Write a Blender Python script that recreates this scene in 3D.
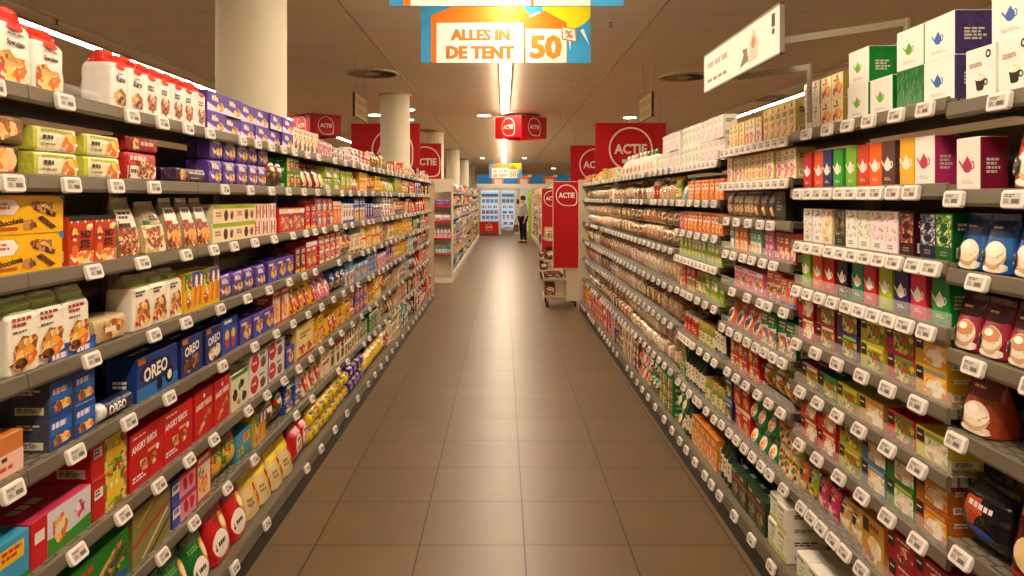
import bpy, math, random
from mathutils import Vector, Matrix
for o in list(bpy.data.objects): bpy.data.objects.remove(o)
S = bpy.context.scene
COL = S.collection
PI = math.pi
R = math.radians
# ------------------------------------------------------------------ camera, world, exposure
cam = bpy.data.cameras.new('camera'); co = bpy.data.objects.new('camera', cam); COL.objects.link(co)
co.location = (0, 0, 1.657); co.rotation_euler = (PI/2, 0, 0)
cam.lens = 727/1024*36; cam.sensor_width = 36; cam.shift_x = 8.7/1024; cam.shift_y = -90/1024
cam.clip_start = .05; cam.clip_end = 200
S.camera = co
S.view_settings.view_transform = 'Standard'; S.view_settings.look = 'None'
S.view_settings.gamma = 1; S.view_settings.use_curve_mapping = False
S.view_settings.exposure = 0.17
w = bpy.data.worlds.new('world'); S.world = w; w.use_nodes = True
w.node_tree.nodes['Background'].inputs[0].default_value = (1, .8, .6, 1)
w.node_tree.nodes['Background'].inputs[1].default_value = .05
LIGHT = 47.0            # radiance of the strip diffusers
LIGHT_COL = (1, .81, .59)

# ------------------------------------------------------------------ materials
def C(h):
    h = h.lstrip('#'); v = [int(h[i:i+2], 16)/255 for i in (0, 2, 4)]
    return tuple((c/12.92 if c <= .04045 else ((c+.055)/1.055)**2.4) for c in v)+(1,)
_m = {}
def newmat(name):
    m = bpy.data.materials.new(name); m.use_nodes = True
    return m, m.node_tree, m.node_tree.nodes['Principled BSDF']
def flat(h, rough=.45, metal=0, coat=0, bump=0, bscale=60):
    k = ('flat', h, rough, metal, coat, bump)
    if k in _m: return _m[k]
    m, nt, p = newmat('surface_'+h.strip('#'))
    p.inputs['Base Color'].default_value = C(h); p.inputs['Roughness'].default_value = rough
    p.inputs['Metallic'].default_value = metal; p.inputs['Specular IOR Level'].default_value = .3
    if coat: p.inputs['Coat Weight'].default_value = coat; p.inputs['Coat Roughness'].default_value = .12
    if bump:
        tc = nt.nodes.new('ShaderNodeTexCoord'); n = nt.nodes.new('ShaderNodeTexNoise'); b = nt.nodes.new('ShaderNodeBump')
        n.inputs['Scale'].default_value = bscale; n.inputs['Detail'].default_value = 4
        nt.links.new(tc.outputs['Object'], n.inputs['Vector']); nt.links.new(n.outputs['Fac'], b.inputs['Height'])
        b.inputs['Strength'].default_value = bump; b.inputs['Distance'].default_value = .01
        nt.links.new(b.outputs['Normal'], p.inputs['Normal'])
    _m[k] = m; return m
def matte(h):
    m = flat(h, .95); p = m.node_tree.nodes['Principled BSDF']; p.inputs['Specular IOR Level'].default_value = 0; return m
def clear(h='#ffffff', a=.16):
    if 'clear' in _m: return _m['clear']
    m, nt, p = newmat('clear_acrylic'); p.inputs['Base Color'].default_value = C(h); p.inputs['Roughness'].default_value = .08; p.inputs['Alpha'].default_value = a
    _m['clear'] = m; return m
def emit(h, s):
    k = ('emit', h, s)
    if k in _m: return _m[k]
    m, nt, p = newmat('glow_'+h.strip('#'))
    p.inputs['Base Color'].default_value = C(h); p.inputs['Emission Color'].default_value = C(h) if isinstance(h, str) else h
    p.inputs['Emission Strength'].default_value = s
    _m[k] = m; return m
def blotch(name, cols, scale=55, rough=.4, bump=.3, kind='vor', coat=0):
    k = ('blotch', name)
    if k in _m: return _m[k]
    m, nt, p = newmat(name)
    tc = nt.nodes.new('ShaderNodeTexCoord')
    nz = nt.nodes.new('ShaderNodeTexNoise'); nz.inputs['Scale'].default_value = scale*.7; nz.inputs['Detail'].default_value = 2
    mx = nt.nodes.new('ShaderNodeMixRGB'); mx.inputs[0].default_value = .03 if kind == 'vor' else .06
    nt.links.new(tc.outputs['Object'], nz.inputs['Vector'])
    nt.links.new(tc.outputs['Object'], mx.inputs[1]); nt.links.new(nz.outputs['Color'], mx.inputs[2])
    if kind == 'vor':
        v = nt.nodes.new('ShaderNodeTexVoronoi'); v.inputs['Scale'].default_value = scale
        nt.links.new(mx.outputs[0], v.inputs['Vector'])
        sp = nt.nodes.new('ShaderNodeSeparateColor'); nt.links.new(v.outputs['Color'], sp.inputs[0]); f = sp.outputs[0]
        hgt = v.outputs['Distance']
    else:
        v = nt.nodes.new('ShaderNodeTexNoise'); v.inputs['Scale'].default_value = scale; v.inputs['Detail'].default_value = 3
        nt.links.new(mx.outputs[0], v.inputs['Vector']); f = v.outputs['Fac']; hgt = f
    r = nt.nodes.new('ShaderNodeValToRGB'); r.color_ramp.interpolation = 'CONSTANT' if kind == 'vor' else 'LINEAR'
    e = r.color_ramp.elements
    n = len(cols); lo, hi = (0, 1) if kind == 'vor' else (.32, .7)
    while len(e) < n: e.new(.5)
    for i, c in enumerate(cols):
        e[i].position = lo+(hi-lo)*i/n; e[i].color = C(c)
    nt.links.new(f, r.inputs[0]); nt.links.new(r.outputs[0], p.inputs['Base Color'])
    p.inputs['Roughness'].default_value = rough
    if coat: p.inputs['Coat Weight'].default_value = coat; p.inputs['Coat Roughness'].default_value = .1
    if bump:
        b = nt.nodes.new('ShaderNodeBump'); b.inputs['Strength'].default_value = bump; b.inputs['Distance'].default_value = .004
        nt.links.new(hgt, b.inputs['Height']); nt.links.new(b.outputs['Normal'], p.inputs['Normal'])
    _m[k] = m; return m
FOODS = {
 'bis': (['#c98a3e', '#e2b062', '#a8642a', '#f0cf8e', '#8d4a1e'], 60),
 'nut': (['#7a4018', '#e7c184', '#b4661f', '#f3e2b8', '#c2381e', '#5c2a10'], 90),
 'choc': (['#3a1c10', '#5a2c16', '#7c4422', '#c68a52'], 55),
 'veg': (['#4f8f2a', '#e0b02a', '#c33a1e', '#86b83a', '#e9d36a', '#2f6a22'], 70),
 'red': (['#b01818', '#e04428', '#f3c05a', '#7c1010', '#f6e2c0'], 60),
 'fruit': (['#e8762a', '#f2a33a', '#d8402a', '#f7d06a', '#f0e0c0'], 50),
 'cream': (['#f4e6c8', '#e8c890', '#d8a860', '#fff6e4'], 45),
 'mix': (['#d82828', '#f2c22a', '#2a62b8', '#3a9a3a', '#f6efe0', '#e8762a'], 75),
 'pink': (['#d84a7a', '#f2a8c0', '#f8e8ec', '#a02050'], 65),
 'blue': (['#1c3f9c', '#3c78d0', '#f0f0f4', '#12246a', '#d8c040'], 60),
 'purple': (['#5a3490', '#8458b8', '#b890d8', '#f2ecf6', '#3c1c6c'], 45),
 'orn': (['#f4f0e8', '#f8f4ee', '#8a8a80', '#f0ece2'], 130),
 'ornpink': (['#f6eeea', '#f4d6dc', '#d87a92', '#f8f2ee'], 130),
 'orngreen': (['#f4f2e6', '#9ab870', '#f6f2ea', '#dfe8c8'], 130),
 'orndark': (['#1c2418', '#7a6a3a', '#2c3a22', '#c8a860'], 130),
 'ornred': (['#3c0a10', '#a01820', '#d8a878', '#5c0c14'], 130),
 'ornnavy': (['#101c3c', '#e0d8c8', '#20386c', '#8898b0'], 130),
 'orngrn': (['#0c4a1c', '#e8e0b0', '#1c7a2c', '#9ac04a'], 130),
}
def mat(k):
    if not isinstance(k, str): return k
    if k.startswith('#'): return flat(k, .42, coat=.04)
    if k.startswith('foil'): return flat(k[4:], .3, .35, .3, .9, 45)
    if k.startswith('film'): return flat(k[4:], .28, 0, .5, .7, 40)
    if k.startswith('paper'): return flat(k[5:], .55, 0, 0, .25, 40)
    if k.startswith('metal'): return flat(k[5:], .3, .8)
    if k.startswith('br_'):
        pal = {'a': ['#5a3618', '#9a6a38', '#c49a66', '#a87c4c', '#f0e2c8'], 'b': ['#7c5028', '#bc8c54', '#dab88a', '#c89c68', '#f8ecd8'],
               'c': ['#3c2410', '#6c4422', '#a47848', '#7c5430', '#e8d8c0'], 'd': ['#a07c50', '#d0ac7c', '#e8d4b4', '#c8a880', '#fff8ee']}[k[3:]]
        return blotch('wrapped_bread_'+k[3:], pal, 30, .16, 1.0, 'noise', .8)  # palest tone of each palette paints the film's white highlights over the bread
    c, s = FOODS[k]; return blotch('printed_'+k, c, s)

# ------------------------------------------------------------------ mesh collector
_txt = {}
def text_geo(s, bold=True):
    if s in _txt: return _txt[s]
    cu = bpy.data.curves.new('t', 'FONT'); cu.body = s; cu.resolution_u = 2; cu.size = 1
    cu.align_x = 'CENTER'; cu.align_y = 'CENTER'
    if bold: cu.offset = .035
    o = bpy.data.objects.new('t', cu); COL.objects.link(o)
    dg = bpy.context.evaluated_depsgraph_get(); me = o.evaluated_get(dg).to_mesh()
    vs = [tuple(v.co)[:2] for v in me.vertices]; fs = [tuple(p.vertices) for p in me.polygons]
    o.evaluated_get(dg).to_mesh_clear(); bpy.data.objects.remove(o); bpy.data.curves.remove(cu)
    x0 = min(v[0] for v in vs); x1 = max(v[0] for v in vs); y0 = min(v[1] for v in vs); y1 = max(v[1] for v in vs)
    h = max(y1-y0, .3)
    vs = [((x-(x0+x1)/2)/h, (y-(y0+y1)/2)/h) for x, y in vs]
    _txt[s] = (vs, fs, (x1-x0)/h); return _txt[s]
class MB:
    def __init__(s): s.v = []; s.f = []; s.m = []; s.mats = []; s.sm = []
    def mi(s, m):
        m = mat(m)
        if m not in s.mats: s.mats.append(m)
        return s.mats.index(m)
    def add(s, vs, fs, m, smooth=False):
        b = len(s.v); s.v += [tuple(v) for v in vs]; i = s.mi(m)
        for f in fs: s.f.append(tuple(b+k for k in f)); s.m.append(i); s.sm.append(smooth)
    def box(s, x0, x1, y0, y1, z0, z1, m, T=None):
        vs = [(x, y, z) for z in (z0, z1) for y in (y0, y1) for x in (x0, x1)]
        if T: vs = [T @ Vector(v) for v in vs]
        s.add(vs, [(0, 2, 3, 1), (4, 5, 7, 6), (0, 1, 5, 4), (2, 6, 7, 3), (0, 4, 6, 2), (1, 3, 7, 5)], m)
    def loft(s, rings, m, cap=True, smooth=True, matfn=None):
        n = len(rings[0])
        for i in range(len(rings)-1):
            mm = matfn(i) if matfn else m
            s.add(rings[i]+rings[i+1], [(k, (k+1) % n, n+(k+1) % n, n+k) for k in range(n)], mm, smooth)
        if cap:
            s.add(rings[0], [tuple(range(n))[::-1]], matfn(0) if matfn else m)
            s.add(rings[-1], [tuple(range(n))], matfn(len(rings)-2) if matfn else m)
    def lathe(s, prof, m, n=16, c=(0, 0, 0), matfn=None, smooth=True):
        s.loft([[(c[0]+r*math.cos(2*PI*k/n), c[1]+r*math.sin(2*PI*k/n), c[2]+z) for k in range(n)] for r, z in prof], m, True, smooth, matfn)
    def tube(s, pts, r, m, n=8):
        rings = []
        for i, p in enumerate(pts):
            p = Vector(p); a = Vector(pts[max(i-1, 0)]); b = Vector(pts[min(i+1, len(pts)-1)])
            d = (b-a).normalized(); u = d.orthogonal().normalized() if abs(d.z) > .95 else d.cross(Vector((0, 0, 1))).normalized(); v = d.cross(u)
            rings.append([tuple(p+u*r*math.cos(2*PI*k/n)-v*r*math.sin(2*PI*k/n)) for k in range(n)])
        s.loft(rings, m)
    def mesh(s, name):
        me = bpy.data.meshes.new(name); me.from_pydata(s.v, [], s.f)
        for m in s.mats: me.materials.append(m)
        me.polygons.foreach_set('material_index', s.m); me.polygons.foreach_set('use_smooth', s.sm)
        me.update(); return me
    def build(s, name, parent=None, loc=(0, 0, 0), rot=(0, 0, 0)):
        o = bpy.data.objects.new(name, s.mesh(name)); COL.objects.link(o)
        o.location = loc; o.rotation_euler = rot
        if parent: o.parent = parent
        return o
def tag(o, label=None, cat=None, group=None, kind=None):
    if label: o['label'] = label
    if cat: o['category'] = cat
    if group: o['group'] = group
    if kind: o['kind'] = kind
    return o
def empty(name, loc=(0, 0, 0), rz=0):
    o = bpy.data.objects.new(name, None); COL.objects.link(o); o.location = loc; o.rotation_euler = (0, 0, rz); o.empty_display_size = .1
    return o
def inst(name, me, loc, rz=0, parent=None, rx=0):
    o = bpy.data.objects.new(name, me); COL.objects.link(o); o.location = loc; o.rotation_euler = (rx, 0, rz)
    if parent: o.parent = parent
    return o

# decals printed on a front surface: P(u, v, off) -> point, u,v in 0..1, W,H the real size
def decal(mb, P, W, H, ops, step=.0003, curved=False):
    off = step
    def grid(u0, v0, u1, v1, m, nu, nv):
        vs = [P(u0+(u1-u0)*i/nu, v0+(v1-v0)*j/nv, off) for j in range(nv+1) for i in range(nu+1)]
        mb.add(vs, [(j*(nu+1)+i, j*(nu+1)+i+1, (j+1)*(nu+1)+i+1, (j+1)*(nu+1)+i) for j in range(nv) for i in range(nu)], m)
    def ell(cu, cv, ru, rv, m, n=14, jag=0, seed=1):
        rg = random.Random(seed)
        k = [1+jag*(rg.random()-.5) for _ in range(n)]
        rr = [0, .5, 1] if curved else [0, 1]
        vs = [P(cu, cv, off)]
        for q in rr[1:]:
            vs += [P(cu+ru*q*k[i]*math.cos(2*PI*i/n), cv+rv*q*k[i]*math.sin(2*PI*i/n), off) for i in range(n)]
        fs = [(0, 1+i, 1+(i+1) % n) for i in range(n)]
        if curved: fs += [(1+i, 1+n+i, 1+n+(i+1) % n, 1+(i+1) % n) for i in range(n)]
        mb.add(vs, fs, m)
    for o in ops:
        k = o[0]
        if k == 'r': grid(*o[1:6], *((max(1, int(6*abs(o[3]-o[1])+.9)), max(1, int(6*abs(o[4]-o[2])+.9))) if curved else (1, 1)))
        elif k == 'e': ell(*o[1:6])
        elif k == 'j': ell(*o[1:6], n=13, jag=.5, seed=int(o[1]*100+o[2]*37))
        elif k == 'c': ell(o[1], o[2], o[3]*H/W, o[3], o[4], 14 if o[3] < .3 else 40)
        elif k == 'p': mb.add([P(u, v, off) for u, v in o[1]], [tuple(range(len(o[1])))], o[2])
        elif k == 't':
            vs, fs, asp = text_geo(o[1]); sc = o[4]*H; mw = (o[6] if len(o) > 6 else .9)*W
            rot = R(o[7]) if len(o) > 7 else 0
            sx = sc*(mw/(asp*sc) if asp*sc > mw else 1)
            ca, sa = math.cos(rot), math.sin(rot)
            mb.add([P(o[2]+(x*sx*ca-y*sc*sa)/W, o[3]+(x*sx*sa+y*sc*ca)/H, off) for x, y in vs], fs, o[5])
        elif k == 'b':
            u0, v0, u1, v1, n, m = o[1:7]; rg = random.Random(int(u0*991+v0*773+n)); h = (v1-v0)/n
            for i in range(n):
                u = u0; ue = u0+(u1-u0)*(.6+.4*rg.random())
                while u < ue-.02:
                    l = (u1-u0)*(.12+.2*rg.random()); e = min(u+l, ue)
                    grid(u, v1-(i+.62)*h, e, v1-i*h, m, 1, 1); u = e+(u1-u0)*.05
        elif k == 'pot':
            cu, cv, s_, m = o[1:5]; ru = s_*H/W
            ell(cu, cv, ru*.42, s_*.36, m); ell(cu, cv+s_*.36, ru*.2, s_*.1, m); ell(cu, cv+s_*.5, ru*.07, s_*.07, m)
            mb.add([P(cu+a*ru, cv+b*s_, off) for a, b in ((-.36, .02), (-.36, -.16), (-.7, .2), (-.78, .34), (-.66, .34))], [(0, 1, 2, 3, 4)], m)
            q = [(a*PI/180) for a in range(-90, 91, 30)]
            vs = [P(cu+ru*(.38+.26*math.cos(a)), cv+s_*(.05+.26*math.sin(a)), off) for a in q]+[P(cu+ru*(.38+.16*math.cos(a)), cv+s_*(.05+.17*math.sin(a)), off) for a in q]
            n = len(q); mb.add(vs, [(i, i+1, n+i+1, n+i) for i in range(n-1)], m)
        elif k == 'cup':
            cu, cv, s_, m = o[1:5]; ru = s_*H/W
            mb.add([P(cu+a*ru, cv+b*s_, off) for a, b in ((-.5, .35), (-.34, -.42), (-.2, -.5), (.2, -.5), (.34, -.42), (.5, .35))], [tuple(range(6))], m)
            ell(cu+ru*.55, cv-.02*s_, ru*.2, s_*.22, m); off += step
            ell(cu, cv+s_*.35, ru*.5, s_*.22, 'cream'); ell(cu+ru*.55, cv-.02*s_, ru*.1, s_*.12, '#efe6dc')
        off += step
# ------------------------------------------------------------------ packages
PROF = {
 'block': [(0, .97, .95, 9), (.02, 1, 1, 9), (.35, 1, 1, 9), (.72, .99, .98, 8), (.78, .97, .85, 5), (.84, .97, .55, 4), (.9, .93, .62, 3.5), (.95, .97, .34, 3), (1, .9, .22, 3)],
 'tri':   [(0, .95, .95, 6), (.03, 1, 1, 6), (.3, 1, .95, 5), (.6, .97, .66, 4), (.8, .88, .36, 3), (.93, .76, .14, 3), (1, .74, .08, 3)],
 'doy':   [(0, .88, .8, 4), (.04, .97, 1, 4), (.3, 1, .98, 3.5), (.6, .99, .66, 3), (.82, .98, .3, 3), (.9, .99, .08, 4), (1, .98, .05, 4)],
 'pil':   [(0, .96, .05, 4), (.05, .96, .08, 4), (.12, .98, .6, 3), (.3, 1, .95, 3), (.55, 1, 1, 3), (.8, .98, .75, 3), (.93, .96, .09, 4), (1, .96, .05, 4)],
 'wrap':  [(0, .9, .05, 4), (.04, .92, .08, 4), (.075, .97, .9, 6), (.12, 1, 1, 8), (.5, 1, .98, 8), (.88, 1, 1, 8), (.925, .97, .9, 6), (.96, .92, .08, 4), (1, .9, .05, 4)],
 'gather': [(0, .85, .85, 4), (.05, .98, .97, 4), (.35, 1, 1, 4), (.58, .95, .9, 3), (.72, .45, .5, 2.4), (.78, .22, .28, 2), (.82, .2, .24, 2), (.9, .42, .3, 2), (1, .62, .16, 2)],
 'loaf':  [(0, .35, .4, 2.5), (.05, .72, .8, 3), (.16, .96, .98, 3.2), (.4, 1, 1, 3.4), (.65, .95, .97, 3.2), (.76, .74, .74, 2.8), (.83, .3, .4, 2), (.88, .24, .3, 2), (1, .6, .5, 2)],
 'roll':  [(0, .8, .8, 2), (.02, 1, 1, 2), (.5, 1, 1, 2), (.98, 1, 1, 2), (1, .8, .8, 2)],
}
AX = {'block': 'z', 'tri': 'z', 'doy': 'z', 'pil': 'z', 'gather': 'z', 'wrap': 'x', 'loaf': 'x', 'roll': 'x'}
JIT = {'block': .03, 'tri': .04, 'doy': .02, 'pil': .03, 'gather': .04, 'wrap': .02, 'loaf': .06, 'roll': 0}
def sup(ct, st, n):
    f = lambda q: math.copysign(abs(q)**(2/n), q)
    return f(ct), f(st)
def make_pack(D):
    w, d, h = D['size']; base = D['base']; sh = D['shape']; mb = MB(); rg = random.Random(D['key'])
    hw, hd = w/2, d/2
    if sh == 'box':
        c = .0016; side = D.get('side', base); top = D.get('top', base)
        e = [(-hw, -hd), (hw, -hd), (hw, hd), (-hw, hd)]
        q = [(-hw+c, -hd), (hw-c, -hd), (hw, -hd+c), (hw, hd-c), (hw-c, hd), (-hw+c, hd), (-hw, hd-c), (-hw, -hd+c)]
        lo = [(x, y, 0) for x, y in q]; hi = [(x, y, h-c) for x, y in q]; tp = [(x*(1-c/hw), y*(1-c/hd), h) for x, y in q]
        for i in range(8):
            m = base if i in (0, 4) else side
            mb.add([lo[i], lo[(i+1) % 8], hi[(i+1) % 8], hi[i]], [(0, 1, 2, 3)], m)
            mb.add([hi[i], hi[(i+1) % 8], tp[(i+1) % 8], tp[i]], [(0, 1, 2, 3)], top)
        mb.add(tp, [tuple(range(8))], top); mb.add(lo, [tuple(range(8))[::-1]], base)
        P = lambda u, v, o: (-hw+u*w, -hd-o, v*h)
        decal(mb, P, w, h, D['art'])
        sa = D.get('sideart')
        if sa is None: sa = [('r', .15, .08, .85, .3, '#efe6d6'), ('b', .2, .12, .8, .27, 4, '#5a4a3a'), ('b', .2, .62, .8, .8, 2, '#efe6d6' if D.get('dark', 1) else '#4a3a2a')]
        if sa:
            decal(mb, lambda u, v, o: (-hw-o, hd-u*d, v*h), d, h, sa)
            decal(mb, lambda u, v, o: (hw+o, -hd+u*d, v*h), d, h, sa)
        if D.get('topart', 1) and w > .1:
            decal(mb, lambda u, v, o: (-hw+u*w, -hd+v*d, h+o), w, d, [('b', .2, .35, .8, .65, 1, '#efe6d6' if D.get('dark', 1) else '#4a3a2a')])
        return mb.mesh(D['name'])
    if sh == 'jar' or sh == 'bottle':
        r = hw
        pr = [(r*.9, 0), (r, h*.03), (r, h*.72), (r*.85, h*.8), (r*.8, h*.82)] if sh == 'jar' else [(r*.9, 0), (r, h*.04), (r, h*.6), (r*.6, h*.76), (r*.38, h*.84), (r*.38, h*.88)]
        mb.lathe(pr, base, 12, matfn=lambda i: base)
        l = [(r*.86, h*.82), (r*.86, h)] if sh == 'jar' else [(r*.42, h*.88), (r*.42, h)]
        mb.lathe(l, D.get('topc', '#d8c8a0'), 12)
        def P(u, v, o):
            a = -PI/2+(u-.5)*2.2; return ((r+o)*math.cos(a), (r+o)*math.sin(a), v*h)
        decal(mb, P, w, h, [('r', .02, .16, .98, .58, D.get('lab', '#efe4c8'))]+D['art'], curved=True)
        return mb.mesh(D['name'])
    pf = PROF[sh]; ax = AX[sh]; N = 20; J = JIT[sh]*D.get('jit', 1)
    off_ = [rg.uniform(-1, 1) for _ in range(400)]
    def interp(t):
        for i in range(len(pf)-1):
            if t <= pf[i+1][0]:
                k = (t-pf[i][0])/(pf[i+1][0]-pf[i][0]); return [pf[i][j]+(pf[i+1][j]-pf[i][j])*k for j in (1, 2, 3)]
        return pf[-1][1:]
    ts = sorted(set([p[0] for p in pf]+[.2, .45, .62]))
    rings = []; topc = D.get('topc'); tt = D.get('topt', .74)
    for i, t in enumerate(ts):
        fa, fb, n = interp(t); ring = []
        for k in range(N):
            cx, cy = sup(math.cos(2*PI*(k+.5)/N), math.sin(2*PI*(k+.5)/N), n)
            jj = 1+J*off_[(i*N+k) % 400]*(.4 if cy < 0 else 1)*(2.6 if t > tt else 1)
            if ax == 'z': ring.append((hw*fa*cx*jj, hd*fb*cy*jj, t*h*(1+(J*.6*off_[(i*7+k*3) % 400] if t == 1 else 0))))
            else:
                zz = h/2+h/2*fa*cy*jj; ring.append((-hw+t*w, -hd*fb*cx*jj, max(0, zz)))
        rings.append(ring)
    mf = None
    ec = D.get('endc')
    mf = lambda i: (topc if topc and ts[i] >= tt-.001 else (ec if ec and (ts[i] < .12 or ts[i] > .86) else base))
    if ax == 'x': rings = [r for r in rings]
    mb.loft(rings, base, True, True, mf)
    def P(u, v, o):
        if ax == 'z':
            fa, fb, n = interp(v); x = 2*u-1
            y = -hd*fb*(max(0, 1-min(1, abs(x))**n))**(1/n); return (x*hw*fa, y-o-.001, v*h)
        fa, fb, n = interp(u); z = (2*v-1)
        y = -hd*fb*(max(0, 1-min(1, abs(z))**n))**(1/n); return (-hw+u*w, y-o-.001, h/2+z*h/2*fa)
    decal(mb, P, w, h, D['art'], .0006, True)
    return mb.mesh(D['name'])
DES = {}; MESH = {}
def acc(seed, pool, n=8):
    rg = random.Random(seed)
    return [('j', rg.uniform(.12, .88), rg.uniform(.06, .94), rg.uniform(.05, .12), rg.uniform(.02, .06), rg.choice(pool)) for _ in range(n)]
def D(key, name, desc, shape, size, base, art, **k):
    DES[key] = dict(key=key, name=name, desc=desc, shape=shape, size=size, base=base, art=art, **k)
    DES[key].setdefault('cat', name.split('_')[-1])
def pack_mesh(key):
    if key not in MESH: MESH[key] = make_pack(DES[key])
    return MESH[key]
W_, K_ = '#f4ece0', '#2a201c'
# ---- packages of the left run, near part
D('spec', 'biscuit_bag', 'white biscuit bag with red folded top', 'block', (.132, .08, .19), 'paper#f6efe6', [('r', .06, .02, .94, .36, 'fruit'), ('j', .3, .32, .25, .1, 'bis'), ('j', .75, .22, .22, .16, 'fruit'), ('e', .5, .74, .24, .05, '#c8281c'), ('t', 'Speculaas', .5, .53, .09, K_, .86), ('b', .25, .62, .75, .66, 1, '#6a5a4a')], topc='film#d8301e')
D('spec1', 'biscuit_bag', 'taller white biscuit bag with red folded top', 'block', (.132, .08, .195), 'paper#f6efe6', DES['spec']['art'], topc='film#d8301e')
DES['spec']['size'] = (.132, .08, .172)
D('kano', 'biscuit_bag', 'white paper biscuit bag with crumpled red top', 'block', (.098, .1, .184), 'paper#f6efe6', [('j', .52, .22, .36, .14, 'bis'), ('j', .62, .14, .26, .09, 'choc'), ('e', .5, .73, .28, .05, '#c8281c'), ('t', 'Kano', .5, .52, .11, K_, .82), ('b', .3, .58, .7, .62, 1, '#6a5a4a')], topc='film#d8301e')
D('kanonut', 'biscuit_bag', 'white bag of nut biscuits with red top', 'block', (.098, .1, .18), 'paper#f6efe6', [('j', .5, .26, .34, .17, 'nut'), ('e', .5, .73, .28, .05, '#c8281c'), ('b', .2, .46, .8, .58, 2, '#5a4a3e')], topc='film#d8301e')
D('bowl', 'plastic_tray', 'clear empty plastic tray', 'roll', (.15, .12, .05), clear(), [])
D('bar2', 'biscuit_packet', 'cream packet with lime stripe and orange biscuits', 'wrap', (.225, .1, .066), 'film#efe6c0', [('r', .06, .8, .94, 1, '#b8c41c'), ('j', .76, .4, .17, .38, 'fruit'), ('b', .2, .4, .48, .66, 1, '#4a4030'), ('b', .18, .24, .5, .34, 1, '#8a8060'), ('r', .8, .3, .92, .42, W_)], endc='film#c8c84a')
D('fruitp', 'fruit_packet', 'packet printed with orange slices', 'wrap', (.2, .09, .072), 'film#4a2418', [('r', .05, .1, .93, .9, 'fruit'), ('e', .7, .5, .14, .36, '#f2c08a'), ('e', .3, .55, .16, .34, '#e87a2a')])
D('brownbag', 'crispbread_bag', 'brown transparent crispbread bag', 'wrap', (.22, .1, .075), 'film#6e522c', [('j', .5, .5, .3, .3, 'bis')])
D('redcook', 'cookie_packet', 'red and white cookie packet', 'wrap', (.24, .1, .095), 'film#b81c20', [('r', .1, .08, .9, .52, W_), ('j', .6, .42, .26, .34, 'nut'), ('b', .14, .62, .7, .86, 1, '#f4d8c8'), ('b', .16, .2, .4, .4, 1, '#3a2a6a')])
D('redcook2', 'cookie_packet', 'slim dark red cookie packet', 'wrap', (.24, .1, .05), 'film#96141c', [('j', .3, .5, .1, .36, 'red'), ('b', .42, .3, .9, .7, 1, '#e8b8a8')])
D('night', 'biscuit_packet', 'dark purple packet with golden star biscuit', 'wrap', (.3, .1, .058), 'film#241428', [('j', .24, .5, .1, .4, 'bis'), ('b', .42, .55, .9, .75, 1, '#e0d4d8'), ('b', .46, .25, .8, .4, 1, '#b8a8b0')], endc='film#3c2448')
D('choco', 'biscuit_box', 'yellow biscuit box with chocolate sticks', 'box', (.33, .12, .098), '#f2b814', [('p', [(.1, .88), (.4, .88), (.46, .7), (.4, .5), (.1, .5)], W_), ('b', .15, .6, .4, .8, 2, '#d86a5a'), ('t', 'Chocolonia', .36, .32, .16, K_, .56, 6), ('r', .2, .1, .44, .19, '#b85a1c'), ('j', .72, .72, .14, .14, 'bis'), ('p', [(.62, .62), (.88, .4), (.9, .52), (.66, .76)], 'choc'), ('p', [(.66, .4), (.84, .08), (.9, .14), (.72, .46)], 'choc'), ('j', .58, .24, .08, .14, 'choc'), ('p', [(.93, 1), (1, 1), (1, .78)], '#2a78c8')], dark=0)
D('stevia', 'snack_bag', 'orange bag with black lettering', 'box', (.12, .09, .138), '#c8401c', [('r', 0, .9, 1, 1, K_), ('p', [(.06, .9), (.14, .9), (.1, .84)], W_), ('p', [(.3, .9), (.4, .9), (.35, .84)], W_), ('p', [(.6, .9), (.7, .9), (.65, .84)], W_), ('r', 0, 0, 1, .26, 'fruit'), ('j', .2, .62, .18, .16, 'red'), ('j', .8, .76, .16, .08, 'fruit'), ('t', 'NO', .66, .62, .17, K_, .5), ('t', 'STE', .62, .42, .17, K_, .62), ('b', .4, .22, .85, .28, 1, '#f2d8b8'), ('c', .2, .3, .12, '#e0702c')], top=K_)
D('gran', 'granola_bag', 'tall granola bag with white panel', 'tri', (.14, .09, .19), 'film#8a7a5c', [('r', .1, .5, .9, .8, '#ece4d4'), ('b', .2, .62, .8, .76, 2, '#4a4038'), ('r', .12, .5, .6, .57, '#5c1c14'), ('r', .06, .02, .94, .48, 'nut')], topc='film#9a8c70', topt=.8)
D('gran2', 'granola_bag', 'oat cluster bag with green badge', 'tri', (.16, .1, .175), 'film#a89468', [('r', .06, .02, .94, .55, 'cream'), ('j', .5, .3, .4, .24, 'nut'), ('r', .1, .56, .36, .64, '#2a6a34'), ('b', .4, .62, .85, .74, 2, '#4a4038')], topc='film#9a8c70', topt=.8)
D('gran3', 'granola_bag', 'fruit granola bag with white label', 'tri', (.125, .09, .188), 'film#8f8066', [('r', .1, .5, .9, .82, '#efe8da'), ('b', .2, .66, .8, .78, 1, '#3a3430'), ('r', .1, .5, .45, .57, '#c83a24'), ('r', .06, .02, .94, .48, 'nut'), ('j', .6, .25, .3, .15, 'fruit')], topc='film#b0a48c', topt=.82)
D('limebox', 'cracker_box', 'cream cracker box with lime stripe', 'box', (.26, .1, .08), '#f0e0b8', [('r', 0, .78, 1, 1, '#a4b82a'), ('c', .55, .4, .3, '#5a3018'), ('c', .82, .4, .25, 'choc'), ('b', .1, .3, .4, .6, 2, '#c8506a')], dark=0)
D('redwhite', 'cracker_box', 'white cracker box with red bottles print', 'box', (.1, .09, .08), '#f2e2d2', [('r', .1, .1, .3, .9, '#c8382a'), ('r', .6, .1, .8, .9, '#c8382a'), ('b', .32, .3, .58, .6, 2, '#5a3a2a')], dark=0)
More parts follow.
